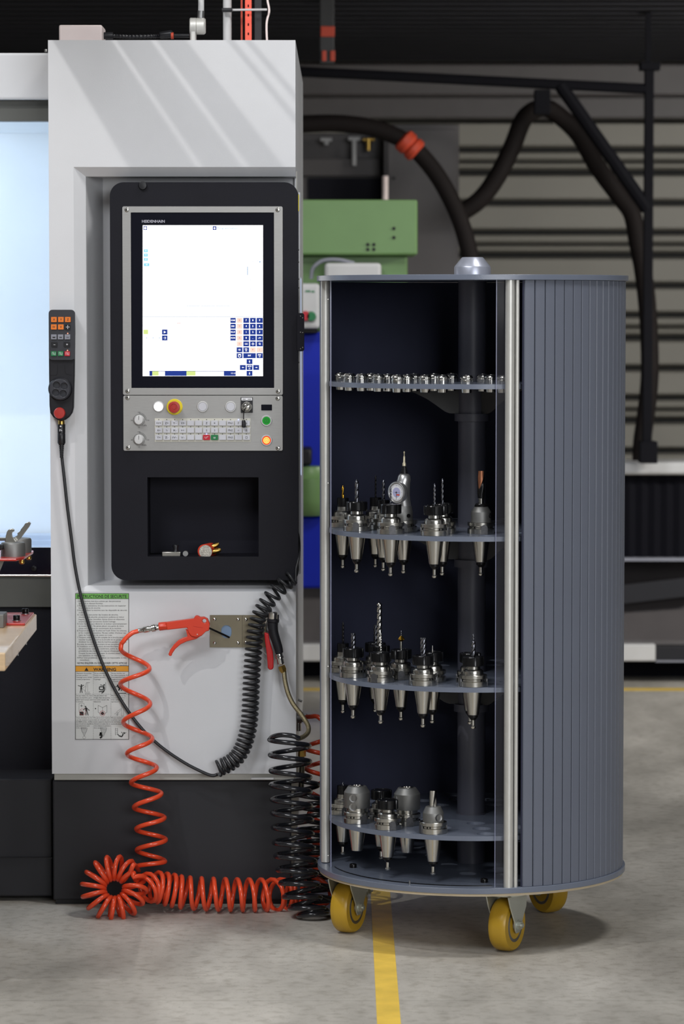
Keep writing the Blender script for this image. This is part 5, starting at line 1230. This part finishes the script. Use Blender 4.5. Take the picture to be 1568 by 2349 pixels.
# third shelf
p = ringpos(O3, RO); q = ringpos(I3, RI)
chuck(p[0], 2, 'chuck with a tall thin dark drill, leftmost on the third shelf', D(.0026, .056, .02), 40, True, DARKST)
chuck(p[1], 2, 'front left chuck with a short fluted end mill, third shelf', D(.0055, .038, .035, 3, tip=0), 90)
chuck(q[0], 2, 'chuck with a dark end mill at the back left of the third shelf', D(.0042, .046, .04, 3, tip=0), 10)
chuck(q[1], 2, 'chuck with the longest bright twist drill, third shelf', D(.0064, .108, .032), 10, False, CHROME)
chuck(p[2], 2, 'front chuck with a thin drill on a gold shank, before the longest drill', D(.0022, .050, .012), 150, False, CHROME)
h = chuck(q[2], 2, 'chuck with a small gold countersink, middle of the third shelf', None, 0)
cm('csh', lambda: MB().lathe([(.0030, .066), (.0030, .088)], n=16), 'cutter_shank', STEEL, h)
cm('csk', lambda: MB().lathe([(.0030, .088), (.0078, .092), (.0078, .0945), (.0018, .1015)], n=24, r_fn=lambda t, h: 1-.18*max(0, math.cos(3*t))), 'countersink', GOLD, h, smooth=25)
cm('cdr', lambda: flute(.0014, .014, 2, .01, z0=.1005, tip=.003), 'pilot_drill', CARB, h)
chuck(p[3], 2, 'front chuck with a thick four-flute end mill, third shelf', D(.0072, .044, .05, 4, tip=0), 95)
h = chuck(q[3], 2, 'chuck with a needle-fine engraving point, third shelf', None, -25)
cm('ndl', lambda: MB().lathe([(.0018, .066), (.0018, .072), (.0002, .084)], n=12), 'engraving_point', STEEL, h)
h = chuck(p[4], 2, 'front right chuck with a stepped drill in front of the pole, third shelf', D(.0052, .040, .03, 2, tip=.002), 100)
cm('stp', lambda: flute(.0022, .018, 2, .014, z0=.104, tip=.004), 'pilot_drill', CARB, h)
chuck(q[4], 2, 'empty chuck hidden behind the stepped drill, third shelf', None, 80)
# lowest shelf
p = ringpos(O4, RO); q = ringpos(I4, RI)
def b_big(): return MB().lathe([(.0250, .027), (.0250, .036), (.0262, .0362), (.0302, .0366), (.0308, .038), (.0308, .073), (.0300, .0745), (.0215, .087), (.0205, .0875), (.0130, .0875), (.0125, .083), (.006, .083)], n=48)
def big(pos, label, dimples, rz):
    h = base_holder(pos, zs[3], label, GRP[3], rz, stud=False)
    cm('bigb', b_big, 'holder_body', GREYST, h, smooth=28); cm('bigring', lambda: MB().lathe([(.0252, .0272), (.0252, .0360)], n=40), 'polished_ring', STEEL, h)
    cm('bigc', lambda: MB().lathe([(.0152, .0872), (.0152, .0890), (.0085, .0890), (.0080, .084)], n=32), 'bore_ring', CHROME, h)
    LOCAL[0] = True
    for (a_, z) in dimples:
        d = Vector((math.sin(math.radians(a_)), -math.cos(math.radians(a_)), 0)); MB().lathe([(.0092, -.002), (.0092, .0008), (.0078, .0002), (.004, -.0002), (.0005, -.0004)], d*.0306+Vector((0, 0, z)), d, 24).build('clamp_screw', SATIN, h)
    LOCAL[0] = False
    return h
chuck(p[0], 3, 'small dim chuck at the far left behind the clear strip, lowest shelf', D(.0028, .012, .02), 10, True)
big(p[1], 'large grey holder with two round set screws, left on the lowest shelf', [(-48, .062), (-48, .041)], 30)
chuck(q[0], 3, 'dark empty chuck at the back between the two large grey holders', None, 30)
chuck(p[2], 3, 'front empty black-nut chuck, lowest shelf', None, 20)
big(q[1], 'large plain grey holder behind the empty front chuck, lowest shelf', [(-78, .062)], 10)
h = base_holder(p[3], zs[3], 'compact grey holder with a bright two-lip cutter, right on the lowest shelf', GRP[3], -70)
cm('wb2', lambda: MB().lathe([(.0236, .027), (.0242, .029), (.0242, .047), (.0238, .048), (.0175, .0615), (.0165, .062), (.010, .062)], n=40), 'holder_body', GREYST, h)
cm('wc2', lambda: flute(.0091, .037, 2, .25, z0=.062, depth=.35, tip=0), 'cutting_tool', CHROME, h, smooth=50)
d_ = Vector((math.sin(math.radians(30+70)), -math.cos(math.radians(30+70)), 0))
LOCAL[0] = True
MB().lathe([(.0088, -.002), (.0088, .0008), (.0074, .0001), (.004, -.0004), (.0005, -.0006)], d_*.0243+Vector((0, 0, .038)), d_, 24).build('clamp_screw', SATIN, h)
LOCAL[0] = False
# collets
ords = ['first', 'second', 'third', 'fourth', 'fifth', 'sixth', 'seventh', 'eighth', 'ninth', 'tenth', 'eleventh', 'twelfth', 'thirteenth', 'fourteenth', 'fifteenth', 'sixteenth', 'last']
def b_coll():
    return MB().lathe([(.0100, -.0210), (.0110, -.0205), (.0142, .0080), (.0142, .0085), (.0128, .0090), (.0128, .0118), (.0150, .0124), (.0150, .0140), (.0118, .0195), (.0110, .0200), (.0070, .0200), (.0068, .0170)], n=64,
                      r_fn=lambda t, h: (.965 if math.cos(8*t) > .965 else 1))
def b_bore(): return MB().lathe([(.0062, .0172), (.0062, .0178)], n=20)
for i, (x, y) in enumerate(collets):
    c = thing('spring_collet', (x, y, zs[0]+.0002), 'bright steel collet, %s from the left on the top shelf' % ords[i], 'collet', 'spring collets on the top shelf', random.uniform(0, 6))
    cm('coll', b_coll, 'collet_body', CHROME, c, smooth=30); cm('bore', b_bore, 'bore', DARKST, c)
